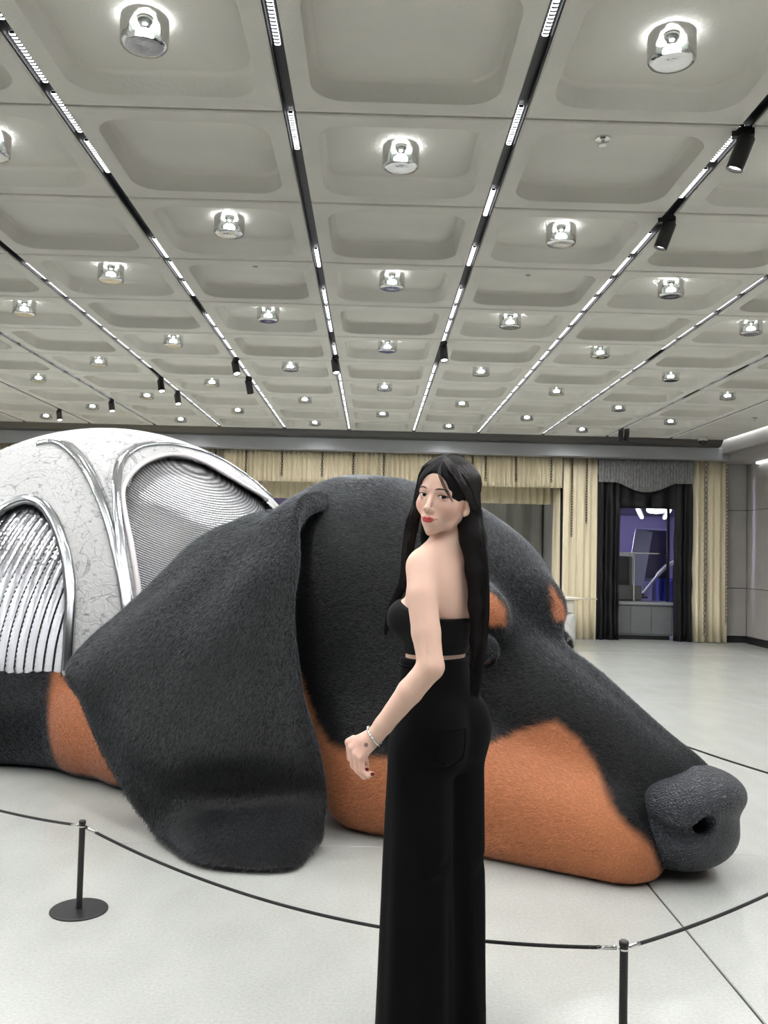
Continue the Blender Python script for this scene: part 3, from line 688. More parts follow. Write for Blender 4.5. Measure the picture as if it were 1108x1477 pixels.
def dog_color(P):
    L = to_local(P); u, v, wz = L[:, 0], np.abs(L[:, 1]), L[:, 2]; nz = wob(P)
    m = np.clip((np.interp(u, CHK_U, CHK_W)-wz+.012*nz)/.03+.5, 0, 1)
    m *= np.clip((u-.02)/.05, 0, 1)
    # brow spots, leaf shaped
    t = np.clip((1.24-wz)/.18, 0, 1.0); vs_ = L[:, 1]; on = (wz > 1.052+.008*nz)*(wz < 1.25)*(u > .8)
    br = np.maximum(np.clip((.008+.065*t**.8-np.abs(vs_+.385)+.008*nz)/.012, 0, 1), np.clip((.006+.05*t**.8-np.abs(vs_-.125)+.008*nz)/.012, 0, 1))*on
    # fore leg
    leg = np.clip((P[:, 0]+1.86+.22*(P[:, 2]-.05)+.02*nz)/.04, 0, 1)*(P[:, 1] > 4.95)*(P[:, 0] < -1.0)*(P[:, 2] < .62)*np.clip((P[:, 2]-.03)/.03, 0, 1)
    m = m*np.clip((nose_sdf(P)-.012+.01*nz)/.03, 0, 1)
    m = np.maximum(np.maximum(m, br), leg)
    return BLK+(TAN-BLK)*m[:, None]
Cb = dog_color(V)
body = dpart(obj('body', newmesh('body', V, Qd, True, Cb*.8, [skin_m])))
def flow_body(p, n):
    L = to_local(p); f = np.stack([-np.ones(len(p)), np.zeros(len(p)), -.25-.5*np.clip(.4-L[:, 0], 0, 1)], -1)
    wf_ = np.stack([(f[:, 0]+f[:, 1])*Q2, (-f[:, 0]+f[:, 1])*Q2, f[:, 2]], -1)
    lg = (p[:, 0] < -1.0); wf_[lg] = (.9, -.2, -.5)
    return wf_
def keep_body(p):
    L = to_local(p); k = (p[:, 2] > .012)*1.0
    inside = (((p-np.array([-2.05, 7.05, .45]))/np.array([1.7, 1.4, 1.75]))**2).sum(1) < 1.05
    k[inside & (p[:, 2] > .62)] = 0; nr = L[:, 0] > 1.5; k[np.where(nr)[0][nose_sdf(p[nr]) < -.004]] = 0
    k[p[:, 1] > 6.6] = 0; k[L[:, 1] > .62] *= .3
    return k
fur('fur', V, Qd, Cb, fur_m, body, 42000, .028, .0028, flow_body, .27, keep_body, lambda p: np.interp(to_local(p)[:, 0], [1.3, 1.75, 2.0], [1, .5, .3]))

# ears: a thick soft sheet through measured stations
EAR = [
[(-0.802, 5.45, 1.53), (-0.62, 5.45, 1.60), (-0.456, 5.45, 1.64), (-0.309, 5.4, 1.65), (-0.10, 5.3, 1.62)],
[(-1.044, 5.15, 1.389), (-0.801, 4.98, 1.471), (-0.62, 4.9, 1.541), (-0.466, 4.85, 1.596), (-0.316, 4.85, 1.611)],
[(-1.273, 5.0, 1.121), (-0.956, 4.75, 1.206), (-0.701, 4.62, 1.269), (-0.499, 4.55, 1.31), (-0.422, 4.65, 1.365)],
[(-1.61, 4.85, 0.761), (-1.166, 4.55, 0.876), (-0.796, 4.42, 0.949), (-0.522, 4.38, 1.009), (-0.419, 4.52, 1.052)],
[(-1.494, 4.72, 0.564), (-1.09, 4.42, 0.639), (-0.73, 4.28, 0.703), (-0.468, 4.27, 0.742), (-0.356, 4.42, 0.74)],
[(-1.336, 4.58, 0.348), (-0.986, 4.3, 0.417), (-0.672, 4.18, 0.466), (-0.401, 4.17, 0.49), (-0.25, 4.3, 0.488)],
[(-1.164, 4.45, 0.163), (-0.888, 4.26, 0.219), (-0.635, 4.19, 0.243), (-0.379, 4.17, 0.27), (-0.193, 4.27, 0.279)],
[(-1.057, 4.4, 0.063), (-0.836, 4.18, 0.116), (-0.602, 4.1, 0.136), (-0.367, 4.09, 0.153), (-0.188, 4.23, 0.162)],
[(-0.971, 4.268, 0.03), (-0.745, 3.977, 0.03), (-0.538, 3.903, 0.03), (-0.304, 3.942, 0.03), (-0.21, 4.276, 0.03)]]
def ear_mesh(stations, NR=80, NC=56, th=.05):
    E_ = np.array(stations); rows = np.stack([spline(E_[:, j], NR) for j in range(E_.shape[1])], 1)
    G = np.stack([spline(rows[i], NC) for i in range(NR)])
    du = np.gradient(G, axis=0); dv = np.gradient(G, axis=1); N = np.cross(dv, du); N /= np.linalg.norm(N, axis=2)[..., None]+1e-9
    if (N[..., 1].mean() > 0): N = -N
    s = np.linspace(0, 1, NC)[None]; t = np.linspace(0, 1, NR)[:, None]
    e = np.minimum(np.minimum(s, 1-s)*9, (1-t)*16); pf = np.sqrt(np.clip(e, 0, 1)*(2-np.clip(e, 0, 1)))
    # roll of the front edge and soft folds
    bump = .055*np.exp(-((s-.9)/.07)**2)*np.clip((.75-t)/.3, 0, 1)+.012*np.sin(9*s+4*t)*np.sin(7*t)
    bump = bump+.022*undul(G.reshape(-1, 3)*1.2).reshape(NR, NC)*np.clip(pf, 0, 1)
    A = G+N*(pf*th*.5+bump)[..., None]; B = G-N*(pf*th*.5)[..., None]
    Vv = np.concatenate([A.reshape(-1, 3), B.reshape(-1, 3)]); Vv[:, 2] = np.maximum(Vv[:, 2], .004)
    q = []; n0 = NR*NC; i, j = np.meshgrid(np.arange(NR-1), np.arange(NC-1), indexing='ij'); a = (i*NC+j).ravel()
    q = np.concatenate([np.stack([a, a+NC, a+NC+1, a+1], -1), np.stack([n0+a, n0+a+1, n0+a+NC+1, n0+a+NC], -1)])
    rim = [r*NC for r in range(NR)]+[(NR-1)*NC+c for c in range(1, NC)]+[r*NC+NC-1 for r in range(NR-2, -1, -1)]
    rim = np.array(rim); e_ = np.stack([rim[:-1], rim[1:], n0+rim[1:], n0+rim[:-1]], -1)
    Qq = np.concatenate([q, e_[:, ::-1]])
    nn = np.cross(A[1, NC//2]-A[0, NC//2], A[0, NC//2+1]-A[0, NC//2])
    return Vv, Qq
def make_ear(stations, dens, flip=False):
    Ve, Qe = ear_mesh(stations)
    if flip: Qe = Qe[:, ::-1]
    Vc = np.repeat(BLK[None], len(Ve), 0)
    o = dpart(obj('ear', newmesh('ear', Ve, Qe, True, Vc*.8, [skin_m])))
    fl_ = lambda p, n: np.stack([-.25+0*p[:, 0], -.05+0*p[:, 0], -1+0*p[:, 0]], -1)
    NV = vnormals(Ve, Qe)
    fur('fur', Ve, Qe, Vc, fur_m, o, dens, .028, .0028, fl_, .27, lambda p: (p[:, 2] > .012)*1.0)
    return o
make_ear(EAR, 42000)
far = to_local(np.array(EAR)); far[..., 1] *= -1; far[..., 0] -= .05
make_ear(to_world(far), 9000, True)

# nose
Vn, Qn = surface(nose_sdf, (1.0, 3.4, 0), (2.05, 4.4, .6), .012); Vn = relax(Vn, Qn, 2)
dpart(obj('nose', newmesh('nose', Vn, Qn, True), nose_m))['label'] = 'dark grey pebbled leather nose'
for sv in (-1, 1):
    c = to_world((1.085, sv*.33-.09, .915)); mb = MB().lathe([(.005, .062), (.03, .056), (.05, .04), (.062, 0), (.05, -.04), (.03, -.056), (.005, -.062)], 20)
    dpart(mb.build('eye', mat('eye_black', (.004, .004, .005), .12), None, True, tuple(c)))
for p, q in (((-1.32, 5.06, .05), (-1.27, 4.95, .012)), ((-1.22, 5.03, .05), (-1.16, 4.93, .012)), ((-1.1, 5.05, .05), (-1.02, 4.96, .012))):
    dpart(MB().tube([p, tuple((np.array(p)+q)/2+np.array([0, 0, .01])), q], [.03, .024, .006], 10).build('claw', claw_m, None, True))

# ------------------------------------------------------------------ silver shell on the dog's back
EC, ER = np.array([-2.05, 7.05, .45]), np.array([1.8, 1.5, 1.85])
def on_ell(P, off=0.):
    P = np.asarray(P, float); q = (P-EC)/ER; q /= np.linalg.norm(q, axis=-1)[..., None]
    p = EC+q*ER; n = q/ER; n /= np.linalg.norm(n, axis=-1)[..., None]; return p+n*off, n
ARCH = [(-2.442, 5.592, 0.58), (-2.496, 5.659, 0.967), (-2.53, 5.748, 1.225), (-2.522, 5.85, 1.448), (-2.461, 5.924, 1.597), (-2.314, 5.948, 1.676), (-2.174, 5.906, 1.64), (-2.047, 5.817, 1.504), (-1.944, 5.723, 1.305), (-1.881, 5.643, 1.069), (-1.863, 5.591, 0.837), (-1.859, 5.565, 0.58)]
RIB1 = [(-2.424, 6.442, 2.097), (-2.295, 6.426, 2.113), (-2.091, 6.243, 2.009), (-1.924, 6.068, 1.843), (-1.777, 5.916, 1.628), (-1.66, 5.794, 1.378), (-1.586, 5.72, 1.16), (-1.546, 5.678, 0.988), (-1.524, 5.64, 0.775)]
RIB2 = [(-1.495, 5.648, 0.775), (-1.522, 5.684, 0.988), (-1.566, 5.725, 1.16), (-1.638, 5.822, 1.424), (-1.716, 5.981, 1.702), (-1.755, 6.126, 1.876), (-1.752, 6.286, 2.012), (-1.68, 6.449, 2.102), (-1.544, 6.608, 2.139), (-1.33, 6.80, 2.124), (-1.151, 6.93, 2.065), (-0.96, 7.0, 1.941), (-0.794, 7.04, 1.803)]
RIM = [(-1.441, 5.687, 0.903), (-1.48, 5.727, 1.096), (-1.56, 5.82, 1.381), (-1.644, 5.931, 1.609), (-1.692, 6.035, 1.762), (-1.669, 6.159, 1.886), (-1.594, 6.318, 1.995), (-1.463, 6.489, 2.056), (-1.282, 6.596, 2.027), (-1.106, 6.628, 1.936), (-0.958, 6.69, 1.852), (-0.815, 6.816, 1.764)]
def poly_sd(x, z, poly):
    P = np.asarray(poly, float); n = len(P); d = np.full(x.shape, 1e9); s = np.zeros(x.shape, bool)
    for i in range(n):
        a, b = P[i], P[(i+1) % n]; e = b-a; wx, wz = x-a[0], z-a[1]
        t = np.clip((wx*e[0]+wz*e[1])/(e@e), 0, 1); d = np.minimum(d, (wx-e[0]*t)**2+(wz-e[1]*t)**2)
        c = ((a[1] <= z) & (b[1] > z)) | ((b[1] <= z) & (a[1] > z))
        with np.errstate(divide='ignore', invalid='ignore'): xi = a[0]+(z-a[1])/(b[1]-a[1])*(b[0]-a[0])
        s ^= c & (x < xi)
    return np.where(s, -1, 1)*np.sqrt(d)
AP = [(p[0], p[2]) for p in ARCH]; RP = [(p[0], p[2]) for p in RIM]+[(-.55, 1.45), (-.1, 1.0), (-.1, .3), (-1.38, .3)]
def shell_sdf(P):
    d = np.abs(ell(P, EC, ER-.02))-.03
    d = np.maximum(d, .56-P[..., 2])
    f = np.maximum(P[..., 1]-6.5, 0)
    d = np.maximum(d, -np.maximum(poly_sd(P[..., 0], P[..., 2], AP), f))
    f2 = np.maximum(P[..., 1]-7.0, 0)
    return np.maximum(d, -np.maximum(poly_sd(P[..., 0], P[..., 2], RP), f2)).astype(np.float32)
def shell_mat():
    m = mat('embossed_silver', lin((200, 200, 198)), .5, metal=.3); nt = m.node_tree; L = nt.links.new; b = nt.nodes['Principled BSDF']
    tc = nt.nodes.new('ShaderNodeTexCoord'); n0 = nt.nodes.new('ShaderNodeTexNoise'); n0.inputs['Scale'].default_value = 3; L(tc.outputs['Object'], n0.inputs['Vector'])
    ad = nt.nodes.new('ShaderNodeMix'); ad.data_type = 'VECTOR'; ad.inputs['Factor'].default_value = .25; L(tc.outputs['Object'], ad.inputs['A']); L(n0.outputs['Color'], ad.inputs['B'])
    vo = nt.nodes.new('ShaderNodeTexVoronoi'); vo.feature = 'DISTANCE_TO_EDGE'; vo.inputs['Scale'].default_value = 7.5; L(ad.outputs['Result'], vo.inputs['Vector'])
    r1 = nt.nodes.new('ShaderNodeValToRGB'); r1.color_ramp.elements[1].position = .035; L(vo.outputs['Distance'], r1.inputs[0])
    n1 = nt.nodes.new('ShaderNodeTexNoise'); n1.inputs['Scale'].default_value = 14; n1.inputs['Detail'].default_value = 8; n1.inputs['Distortion'].default_value = 2.5; L(tc.outputs['Object'], n1.inputs['Vector'])
    mx = nt.nodes.new('ShaderNodeMath'); mx.operation = 'MULTIPLY_ADD'; mx.inputs[1].default_value = .22; L(r1.outputs[0], mx.inputs[0]); L(n1.outputs['Fac'], mx.inputs[2])
    bp = nt.nodes.new('ShaderNodeBump'); bp.inputs['Strength'].default_value = .75; bp.inputs['Distance'].default_value = .02; L(mx.outputs[0], bp.inputs['Height']); L(bp.outputs[0], b.inputs['Normal'])
    n2 = nt.nodes.new('ShaderNodeTexNoise'); n2.inputs['Scale'].default_value = 2.6; n2.inputs['Detail'].default_value = 4; n2.inputs['Distortion'].default_value = 1.2; L(tc.outputs['Object'], n2.inputs['Vector'])
    wr_ = nt.nodes.new('ShaderNodeMath'); wr_.operation = 'PINGPONG'; wr_.inputs[1].default_value = .06; L(n2.outputs['Fac'], wr_.inputs[0])
    r2 = nt.nodes.new('ShaderNodeValToRGB'); e = r2.color_ramp.elements; e[0].position = .0025; e[0].color = (*lin((140, 140, 140)), 1); e[1].position = .009; e[1].color = (*lin((180, 180, 179)), 1); L(wr_.outputs[0], r2.inputs[0]); L(r2.outputs[0], b.inputs['Base Color'])
    return m
alu = mat('polished_aluminium', lin((205, 208, 212)), .2, metal=1, var=.12, scale=5)
pale = mat('pale_trim', lin((205, 200, 200)), .4, metal=.3)
shm = shell_mat()
Vs, Qs = surface(shell_sdf, (-4.0, 5.3, .45), (-.1, 8.75, 2.45), .026); Vs = relax(Vs, Qs, 1)
shell = dpart(obj('shell', newmesh('shell', Vs, Qs, True), shm)); shell['label'] = 'pale embossed silver shell'
def band(name, pts, r, flat, m, off=.012, n=60, par=None):
    P, N = on_ell(spline(pts, n), off); o = MB().tube(P, r, 10, True, flat, N).build(name, m, None, True)
    if par is None: dpart(o)
    else: o.parent = par
    return o
band('arch_rim', ARCH, .036, (1, .8), alu, .012, 70)
band('rib', RIB1, .030, (1, .7), alu, .016); band('rib', RIB2, np.interp(np.linspace(0, 1, 60), [0, .35, .6, 1], [.036, .032, .022, .014]), (1, .7), alu, .016)
band('opening_rim', RIM, .020, (1, .8), pale, .008)
sh2 = np.array(RIB1); sh2[:, 0] += np.linspace(.10, .03, len(sh2)); band('ridge', sh2, .020, (1, .8), shm, .008)
sh3 = np.array(RIB2)[2:]; sh3[:, 0] -= np.linspace(.02, .09, len(sh3)); sh3[:, 2] += np.linspace(0, .05, len(sh3)); band('ridge', sh3, .022, (1, .8), shm, .006)
band('ridge', [(-2.083, 6.687, 2.245), (-1.924, 6.319, 2.06), (-1.869, 6.127, 1.897), (-1.864, 6.031, 1.795), (-1.85, 5.95, 1.66)], .010, (1, .8), shm, .004)
band('ridge', [(-2.206, 6.568, 2.194), (-2.17, 6.42, 2.12), (-2.154, 6.35, 2.083)], .008, (1, .8), shm, .004)
# lining behind the openings: fine chain mesh on the right
def mesh_mat():
    m = mat('fine_chain_mesh', lin((176, 176, 178)), .35, metal=.75); nt = m.node_tree; L = nt.links.new; b = nt.nodes['Principled BSDF']
    tc = nt.nodes.new('ShaderNodeTexCoord'); mp = nt.nodes.new('ShaderNodeMapping'); mp.inputs['Location'].default_value = (.9, -6.2, -2.9); L(tc.outputs['Object'], mp.inputs[0])
    wv = nt.nodes.new('ShaderNodeTexWave'); wv.wave_type = 'RINGS'; wv.rings_direction = 'SPHERICAL'; wv.inputs['Scale'].default_value = 21; wv.inputs['Distortion'].default_value = .8; wv.inputs['Detail'].default_value = 1; L(mp.outputs[0], wv.inputs['Vector'])
    vo = nt.nodes.new('ShaderNodeTexVoronoi'); vo.inputs['Scale'].default_value = 90; L(tc.outputs['Object'], vo.inputs['Vector'])
    mx = nt.nodes.new('ShaderNodeMath'); mx.operation = 'ADD'; L(wv.outputs['Fac'], mx.inputs[0]); L(vo.outputs['Distance'], mx.inputs[1])
    bp = nt.nodes.new('ShaderNodeBump'); bp.inputs['Strength'].default_value = .9; bp.inputs['Distance'].default_value = .012; L(mx.outputs[0], bp.inputs['Height']); L(bp.outputs[0], b.inputs['Normal'])
    rp = nt.nodes.new('ShaderNodeValToRGB'); rp.color_ramp.elements[0].color = (*lin((120, 120, 122)), 1); rp.color_ramp.elements[1].color = (*lin((215, 215, 216)), 1); L(wv.outputs['Fac'], rp.inputs[0]); L(rp.outputs[0], b.inputs['Base Color'])
    return m
def ell_patch(x0, x1, z0, z1, off, nx=60, nz=40, ymax=7.2):
    xs = np.linspace(x0, x1, nx); zs = np.linspace(z0, z1, nz); R = ER+off; V_ = []
    X, Z = np.meshgrid(xs, zs); k = 1-((X-EC[0])/R[0])**2-((Z-EC[2])/R[2])**2; Y = EC[1]-R[1]*np.sqrt(np.clip(k, .0001, None))
    V_ = np.stack([X, Y, Z], -1).reshape(-1, 3); i, j = np.meshgrid(np.arange(nz-1), np.arange(nx-1), indexing='ij'); a = (i*nx+j).ravel()
    q = np.stack([a, a+1, a+nx+1, a+nx], -1); ok = (k.ravel() > .0)[q].all(1); return V_, q[ok]
def thick(V_, q, t):
    n = vnormals(V_, q); m_ = len(V_); return np.concatenate([V_, V_-n*t]), np.concatenate([q, q[:, ::-1]+m_])
vv, qq = thick(*ell_patch(-1.78, -.3, .62, 2.2, -.05, 90, 90), .01)
dpart(obj('mesh_panel', newmesh('mesh_panel', vv, qq, True), mesh_mat()))['label'] = 'fine silver chain mesh in the right opening'
vv, qq = thick(*ell_patch(-2.7, -1.72, .5, 1.85, -.11, 30, 40), .01)
sp_ = dpart(obj('scale_curtain', newmesh('scale_curtain', vv, qq, True), dark)); sp_['label'] = 'curtain of overlapping polished silver scales in the arched opening'
scale_m = mat('polished_scale', lin((158, 159, 162)), .28, metal=1, var=.1, scale=9)
def scale_mesh():
    nx, nz = 7, 4; G = []
    for j in range(nz):
        t = j/(nz-1)
        for i in range(nx):
            s = 2*i/(nx-1)-1; G.append((s*.031, -.010*(1-s*s)-.012*t, -.046*t+.010*s*s*t))
    G = np.array(G); q = [[j*nx+i, j*nx+i+1, (j+1)*nx+i+1, (j+1)*nx+i] for j in range(nz-1) for i in range(nx-1)]
    m_ = len(G); B = G+np.array([0, .003, 0]); q2 = [[a+m_ for a in f[::-1]] for f in q]
    return newmesh('scale', np.concatenate([G, B]), np.array([f[::-1] for f in q]+[f[::-1] for f in q2]), True, None, [scale_m])
scm = scale_mesh(); PITCH, n_sc = .060, 0
seam_m = mat('seam_chain', lin((60, 60, 64)), .4, metal=.8, bump=1, bscale=160)
for kx in range(-6, 12):
    seam = []
    for kz in range(40):
        z = .60+kz*.0295; s_ = z-.62; x = -2.47+kx*PITCH+.03*s_+.27*max(s_, 0)**2
        if x < -2.58 or x > -1.80: continue
        if poly_sd(np.array([x-.01]), np.array([z-.01]), AP)[0] > .035 or x < -2.52: continue
        p, n = on_ell((x, 5.6, z), 0); k = 1-((x-EC[0])/(ER[0]-.06))**2-((z-EC[2])/(ER[2]-.06))**2
        y = EC[1]-(ER[1]-.06)*math.sqrt(max(k, .01))
        nn = np.array([(x-EC[0])/ER[0]**2, (y-EC[1])/ER[1]**2, (z-EC[2])/ER[2]**2]); nn /= np.linalg.norm(nn)
        o = obj('scale', scm, None, sp_, (x, y, z+.02)); n_sc += 1
        o.rotation_euler = (-math.asin(nn[2])*.8, (.03+.5*max(s_, 0))*.8, math.atan2(nn[0], -nn[1]))
        seam.append((x+PITCH/2, y-.012, z+.01))
    if len(seam) > 3: MB().tube(seam, .0065, 6).build('seam_chain', seam_m, sp_, True)

# ------------------------------------------------------------------ woman
def nrm(v): v = np.asarray(v, float); return v/np.linalg.norm(v)
BC = np.array([.20, 2.615, 0.]); BF = nrm((-.75, .66, 0)); BL = np.array([-BF[1], BF[0], 0])
def bw(l, f, z): return BC+BL*l+BF*f+np.array([0, 0, z])
def blocal(P): d = P-BC.astype(np.float32); return np.stack([d@BL.astype(np.float32), d@BF.astype(np.float32), P[..., 2]], -1)
HC = np.array([.204, 2.562, 1.545]); HF = nrm((-.539, -.842, 0)); _a = np.array([-HF[1], HF[0], 0]); _ro = math.radians(8)
HU = math.cos(_ro)*np.array([0, 0, 1.])+math.sin(_ro)*_a; HA = math.cos(_ro)*_a-math.sin(_ro)*np.array([0, 0, 1.])
HM = np.stack([HA, HF, HU], 1)             # columns: her left, forward, up
def hw(a, b, c): return HC+HM@np.array([a, b, c])
def hlocal(P): return (P-HC.astype(np.float32))@HM.astype(np.float32)

SH, EL, WR = np.array([.141, 2.502, 1.346]), np.array([.163, 2.405, 1.082]), np.array([.020, 2.45, .890])
UP_LIP = [(-.0245, .0745, -.0632), (-.008, .0855, -.0630), (0, .0865, -.0640), (.008, .0855, -.0630), (.0245, .0745, -.0632)]
LO_LIP = [(-.021, .0765, -.0650), (-.010, .0842, -.0692), (0, .0862, -.0702), (.010, .0842, -.0692), (.021, .0765, -.0650)]
EYES = [(-.0305, .0665, 0), (.0305, .0665, 0)]
def slit(M, e):     # >0 outside the open eye
    t = (M[..., 0]-.0305)/.0162; up = .0046*np.clip(1-np.abs(t)**2.2, 0, 1); lo = -.0032*np.clip(1-np.abs(t)**2.0, 0, 1)
    tilt = .0012*t; c = M[..., 2]-tilt
    return np.maximum(c-up, lo-c)
def head_only(P):
    H = hlocal(P); M = H.copy(); M[..., 0] = np.abs(M[..., 0])
    d = ell(H, (0, -.014, .032), (.074, .094, .080))
    d = smin(d, ell(H, (0, .014, -.014), (.0610, .068, .072)), .02)
    d = smin(d, chain(M, [(.046, -.014, -.042), (.033, .022, -.073), (0, .062, -.1005)], [.017, .013, .0115], .015), .022)
    d = smin(d, ell(H, (0, .060, -.066), (.030, .026, .026)), .02)
    d = smin(d, ell(M, (.038, .048, -.027), (.021, .020, .020)), .024)
    d = smin(d, ell(H, (0, .048, .040), (.046, .030, .036)), .03)
    d = smin(d, cone(M, (.014, .078, .019), (.044, .062, .016), .006, .006), .014)
    d = smax(d, -ell(M, (.0305, .0875, .001), (.0165, .0125, .0095)), .010)
    lid = np.sqrt(((M-np.array(EYES[1], np.float32))**2).sum(-1))-.0139
    lid = smax(lid, -slit(M, 1), .001)
    d = smin(d, lid, .003)
    d = smax(d, -np.maximum(np.sqrt(((M-np.array(EYES[1], np.float32))**2).sum(-1))-.0125, 0*lid), .001)
    # nose
    n = cone(H, (0, .076, .006), (0, .0965, -.034), .0058, .0078)
    n = smin(n, ell(H, (0, .0980, -.0370), (.0082, .0088, .0072)), .006)
    n = smin(n, ell(M, (.0098, .0865, -.0398), (.0058, .0085, .0056)), .006)
    d = smin(d, n, .009)
    d = smax(d, -ell(M, (.0062, .0955, -.0465), (.0032, .0045, .0030)), .003)
    # lips
    lp = chain(H, UP_LIP, [.0016, .0034, .0031, .0034, .0016], .002); lw = chain(H, LO_LIP, [.0016, .0038, .0042, .0038, .0016], .002)
    d = smin(d, np.minimum(lp, lw), .0035)
    d = smax(d, -cone(H, (0, .094, -.047), (0, .092, -.058), .0022, .003), .004)
    # ears
    e = ell(M, (.0735, -.008, -.012), (.0075, .018, .030)); e = smax(e, -ell(M, (.082, -.006, -.008), (.0062, .0115, .0200)), .004)
    e = smin(e, ell(M, (.071, .004, -.036), (.006, .009, .010)), .006)
    return smin(d, e, .006)
FG_K = [(-.052, 2.474, .864), (-.043, 2.458, .851), (-.031, 2.443, .839), (-.017, 2.432, .832)]
def fingers(k):
    K = np.array(FG_K[k]); L = (.046, .050, .047, .038)[k]; r = (.0088, .0088, .0084, .0076)[k]
    d1 = nrm((.10, -.03, -1)); d2 = nrm((.75, -.20, -.62)); d3 = nrm((.85, -.10, .50))
    p1 = K+d1*L*.92; p2 = p1+d2*L*.52; p3 = p2+d3*L*.42
    return [K-np.array([-.012, 0, -.01]), K, p1, p2, p3], [r*1.05, r*1.1, r, r*.92, r*.78]
def hand_sdf(P):
    d = chain(P, [WR, (-.004, 2.449, .872)], [.0225, .023], .01)
    for k, K in enumerate(FG_K):
        K = np.array(K); d = smin(d, cone(P, np.array([.004, 2.45, .876])+(K-np.array([-.035, 2.452, .846]))*.35, K, .0155, .0112), .012)
    for k in range(4):
        c, r = fingers(k); d = smin(d, chain(P, c, r, .002), .004)
    return smin(d, chain(P, [(.010, 2.474, .876), (-.008, 2.490, .850), (-.010, 2.489, .824), (-.002, 2.478, .804)], [.014, .0125, .0098, .0080], .004), .008)
def torso_sdf(P):
    B = blocal(P); M = B.copy(); M[..., 0] = np.abs(M[..., 0])
    d = ell(B, (0, -.005, 1.255), (.128, .086, .16))
    d = smin(d, ell(B, (.006, .010, 1.09), (.101, .073, .15)), .06)
    d = smin(d, ell(B, (0, 0, .92), (.115, .08, .10)), .04)
    d = smin(d, ell(M, (.065, .062, 1.195), (.056, .062, .056)), .025)
    d = smin(d, cone(M, (.02, -.02, 1.350), (.115, -.026, 1.346), .052, .042), .045)
    d = smin(d, cone(M, (0, -.022, 1.425), (.095, -.026, 1.372), .038, .03), .04)
    d = smin(d, ell(M, (.070, -.075, 1.275), (.05, .022, .07)), .03)
    d = smax(d, -cone(B, (0, -.125, 1.35), (0, -.110, 1.08), .022, .022), .03)
    return d
def person_sdf(P):
    d = torso_sdf(P)
    d = smin(d, chain(P, [(.224, 2.606, 1.37), (.222, 2.600, 1.43), (.217, 2.590, 1.50)], [.052, .043, .044], .02), .03)
    if P[:, 2].max() > 1.36: d = smin(d, head_only(P), .012)
    arm = chain(P, [SH, (.138, 2.463, 1.27), (.150, 2.432, 1.17), EL], [.0450, .0420, .0395, .0345], .008)
    arm = smin(arm, chain(P, [EL, EL*.62+WR*.38+np.array([0, -.004, .004]), WR*.85+EL*.15, WR], [.0350, .0345, .0260, .0235], .008), .012)
    d = smin(d, arm, .022)
    if P[:, 1].max() < 2.6: return smin(d, hand_sdf(P), .008) if (P[:, 2].min() < 1.0 and P[:, 0].min() < .12) else d
    S2, E2, W2 = bw(-.125, -.005, 1.35), bw(-.125, .06, 1.08), bw(-.11, .15, .90)
    d = smin(d, chain(P, [S2, E2, W2], [.044, .034, .023], .02), .02)
    d = smin(d, chain(P, [W2, W2+BF*.01+np.array([0, 0, -.08])], [.026, .03], .01), .01)
    for k in range(4): d = smin(d, chain(P, [W2+BF*(.03-.018*k)+np.array([0, 0, -.08]), W2+BF*(.04-.019*k)+np.array([0, 0, -.13]), W2+BF*(.03-.018*k)-BL*-.02+np.array([0, 0, -.155])], [.0088, .008, .007], .003), .004)
    return smin(d, hand_sdf(P), .008) if (P[:, 2].min() < 1.0 and P[:, 0].min() < .12) else d
parts_ = [surface(person_sdf, (-.06, 2.33, .66), (.46, 2.90, 1.47), .0065), surface(person_sdf, (.05, 2.42, 1.40), (.36, 2.74, 1.70), .0017, 24), surface(person_sdf, (-.10, 2.38, .76), (.07, 2.54, .94), .0021, 20)]
Vp, Qp, off_ = [], [], 0
for i, (v_, q_) in enumerate(parts_):
    v_ = relax(v_, q_, (2, 1, 1)[i], .4)
    if i == 0:      # drop what the finer boxes show
        c_ = v_[q_].mean(1); ok = ~((c_[:, 2] > 1.43)) & ~((c_[:, 0] < .045) & (c_[:, 2] < .925)); q_ = q_[ok]
    if i == 1: q_ = q_[v_[q_].mean(1)[:, 2] > 1.4285]
    if i == 2: c_ = v_[q_].mean(1); q_ = q_[(c_[:, 0] < .047) & (c_[:, 2] < .927)]
    Vp.append(v_); Qp.append(q_+off_); off_ += len(v_)
Vp = np.concatenate(Vp); Qp = np.concatenate(Qp)
SKIN = np.array(lin((236, 197, 177)))
Cp = np.repeat(SKIN[None], len(Vp), 0); Hl = hlocal(Vp.astype(np.float32)); Hm = Hl.copy(); Hm[:, 0] = np.abs(Hm[:, 0]); hd = Vp[:, 2] > 1.42
def blend(mask, rgb):
    global Cp
    Cp = Cp+(np.array(lin(rgb))-Cp)*np.clip(mask, 0, 1)[:, None]
blend(hd*.55*np.exp(-(((Hm-np.array([.042, .055, -.030]))/np.array([.02, .03, .016]))**2).sum(1)), (226, 150, 138))
lipd = np.minimum(chain(Hl, UP_LIP, [.0016, .0034, .0031, .0034, .0016], .002), chain(Hl, LO_LIP, [.0016, .0038, .0042, .0038, .0016], .002))
blend(hd*(Hl[:, 1] > .06)*np.clip((.0012-lipd)/.0010, 0, 1), (192, 72, 76))
blend(hd*(Hl[:, 1] > .06)*np.clip(1-np.abs(Hl[:, 2]+.0668+.6*np.minimum(0, -.0)-.05*np.abs(Hl[:, 0]))/.0011, 0, 1)*(np.abs(Hl[:, 0]) < .019), (90, 25, 32))
sl = slit(Hm, 1); eb = np.sqrt(((Hm-np.array(EYES[1]))**2).sum(1)) < .0165
blend(hd*eb*(Hm[:, 1] > .066)*(Hm[:, 2] > .0005)*np.clip(1.4-np.abs(sl-.0008)/.0018, 0, 1), (40, 26, 24))
